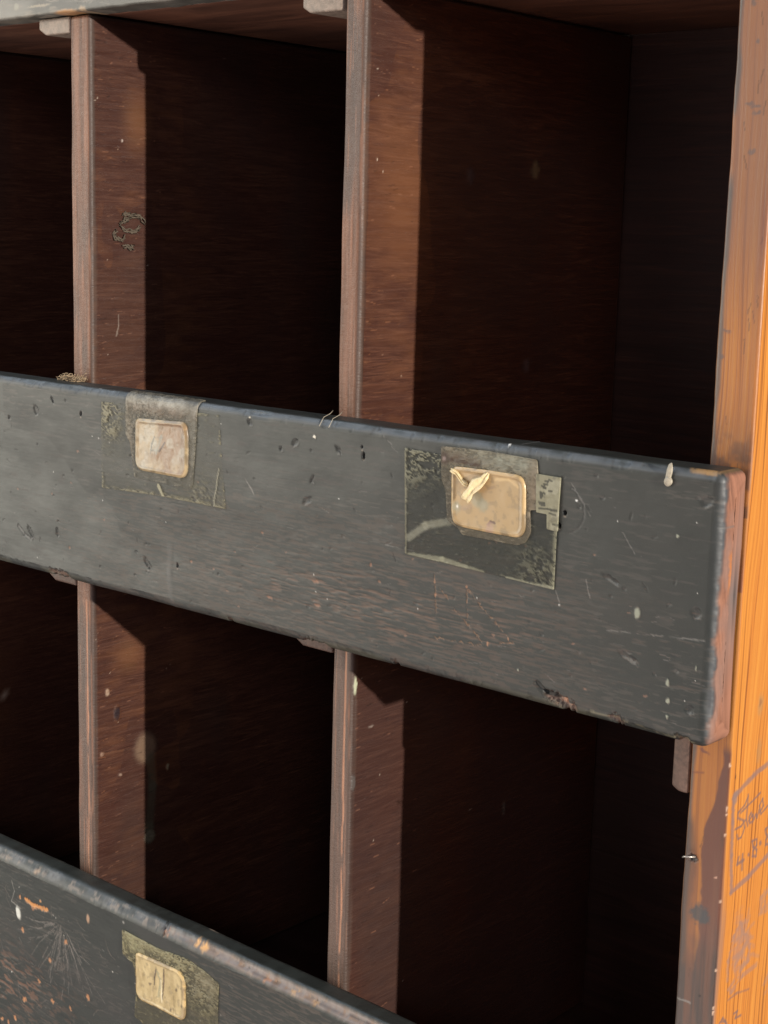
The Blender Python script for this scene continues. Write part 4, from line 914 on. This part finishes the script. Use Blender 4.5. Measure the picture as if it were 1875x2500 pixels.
def strands(name, parent, mat, paths, r=.00018, label=None):
    bm = bmesh.new()
    for path in paths:
        path = [np.array(p, float) for p in path]; prev = None
        for i, p in enumerate(path):
            t = path[min(i + 1, len(path) - 1)] - path[max(i - 1, 0)]; t /= np.linalg.norm(t) + 1e-9
            a = np.cross(t, [0, 0, 1.]) if abs(t[2]) < .9 else np.cross(t, [1., 0, 0]); a /= np.linalg.norm(a); b = np.cross(t, a)
            ring = [bm.verts.new(p + r * (a * math.cos(k * 1.2566) + b * math.sin(k * 1.2566))) for k in range(5)]
            if prev:
                for k in range(5): bm.faces.new((prev[k], prev[(k + 1) % 5], ring[(k + 1) % 5], ring[k]))
            else: bm.faces.new(ring[::-1])
            prev = ring
        bm.faces.new(prev)
    bmesh.ops.recalc_face_normals(bm, faces=bm.faces[:])
    me = bpy.data.meshes.new(name); bm.to_mesh(me); bm.free(); no_marks(me); me.materials.append(mat)
    for p in me.polygons: p.use_smooth = True
    o = bpy.data.objects.new(name, me); scene.collection.objects.link(o)
    if parent is not None: o.parent = parent; fix(o)
    if label: o['label'] = label
    return o
# white drip over the top edge near the right end
d0 = F(1634, 1145); d1 = F(1633, 1178)
drip = lump('paint_drip', mid, PALEM, ((d0[0] + d1[0]) / 2, -T - .0002, (d0[1] + d1[1]) / 2 + .0006), (.0014, .0008, .0044), 3, 3, .38, 'cream drip of dried paint', rot=-.22)
lump('paint_drip', mid, PALEM, (d1[0] - .0001, -T - .0005, d1[1] + .0006), (.0019, .0011, .0020), 8, 3, .2, 'rounded foot of the cream drip')
# bent nail in the side board's front edge
p = on_plane(1682, 2092, 1, -.001)
strands('bent_nail', side, METAL, [[(p[0] - .0022, -.0022, p[2] - .0004), (p[0] - .0008, -.0032, p[2] + .0006), (p[0] + .001, -.0026, p[2] + .0008), (p[0] + .002, -.0005, p[2] + .0004), (p[0] + .0022, .002, p[2])]], .00042, 'small bright bent nail')
# dried mud nest ring on the first divider's right face
r = np.random.default_rng(21); xd = -.4096
def DD(u, v, x=xd): q_ = on_plane(u, v, 0, x); return q_
paths = []
for poly in [[(292, 530), (300, 522), (318, 524), (338, 528), (350, 545), (345, 560)], [(280, 545), (285, 560), (280, 580), (295, 588), (310, 570)], [(305, 600), (318, 605), (322, 596)], [(292, 530), (295, 550), (305, 565), (330, 562), (348, 550)], [(300, 540), (318, 530)]]:
    for k in range(9):
        sub = [(poly[i][0] * (1 - t) + poly[i + 1][0] * t, poly[i][1] * (1 - t) + poly[i + 1][1] * t) for i in range(len(poly) - 1) for t in (0, .33, .66)]
        a_ = r.integers(0, max(1, len(sub) - 3)); sub = sub[a_:a_ + r.integers(3, 7)]
        if len(sub) > 1: paths.append([DD(u + r.normal(0, 3.6), v + r.normal(0, 3.6)) + np.array([.0012 * r.random(), 0, 0]) for u, v in sub])
nest = strands('mud_nest', cab, MUD, paths, .00045, 'grey ring of dried nest mud on the left divider')
# fluff at the foot of the first divider, lying on the middle rail: its own thing
paths = []
for k in range(170):
    x = -.4325 + .024 * r.beta(2, 2); y = -.0085 + .0075 * r.random(); z = .0004 + .002 * r.random() ** 2; a = r.random() * 6.28; L = .0015 + .0035 * r.random()
    pts = [(x, y, z)]
    for s_ in range(4):
        a += r.normal(0, .9); x += L / 4 * math.cos(a); y += L / 5 * math.sin(a); z = max(.0002, z + r.normal(0, .0006)); pts.append((x, min(y, -.0006), z))
    paths.append(pts)
fl_ = strands('dust_clump', None, FLUFF, paths, .00016)
fl_['label'] = 'brown clump of fluff on the middle rail at the foot of the left divider'; fl_['category'] = 'dust'
# stray wisps
paths = []
for u, v in [(806, 1010), (829, 1015)]:
    q_ = on_plane(u, v, 1, -.012)
    paths.append([(q_[0] - .001, -.009, .0028), (q_[0], -.012, .0016), (q_[0] + .001, -.0175, .0004), (q_[0] + .0018, -.0212, -.0035)])
w_ = strands('cobweb_wisp', None, PALEM, paths, .00016)
w_['label'] = 'pale wisps of cobweb over the middle rail edge at the foot of the second divider'; w_['category'] = 'cobweb'
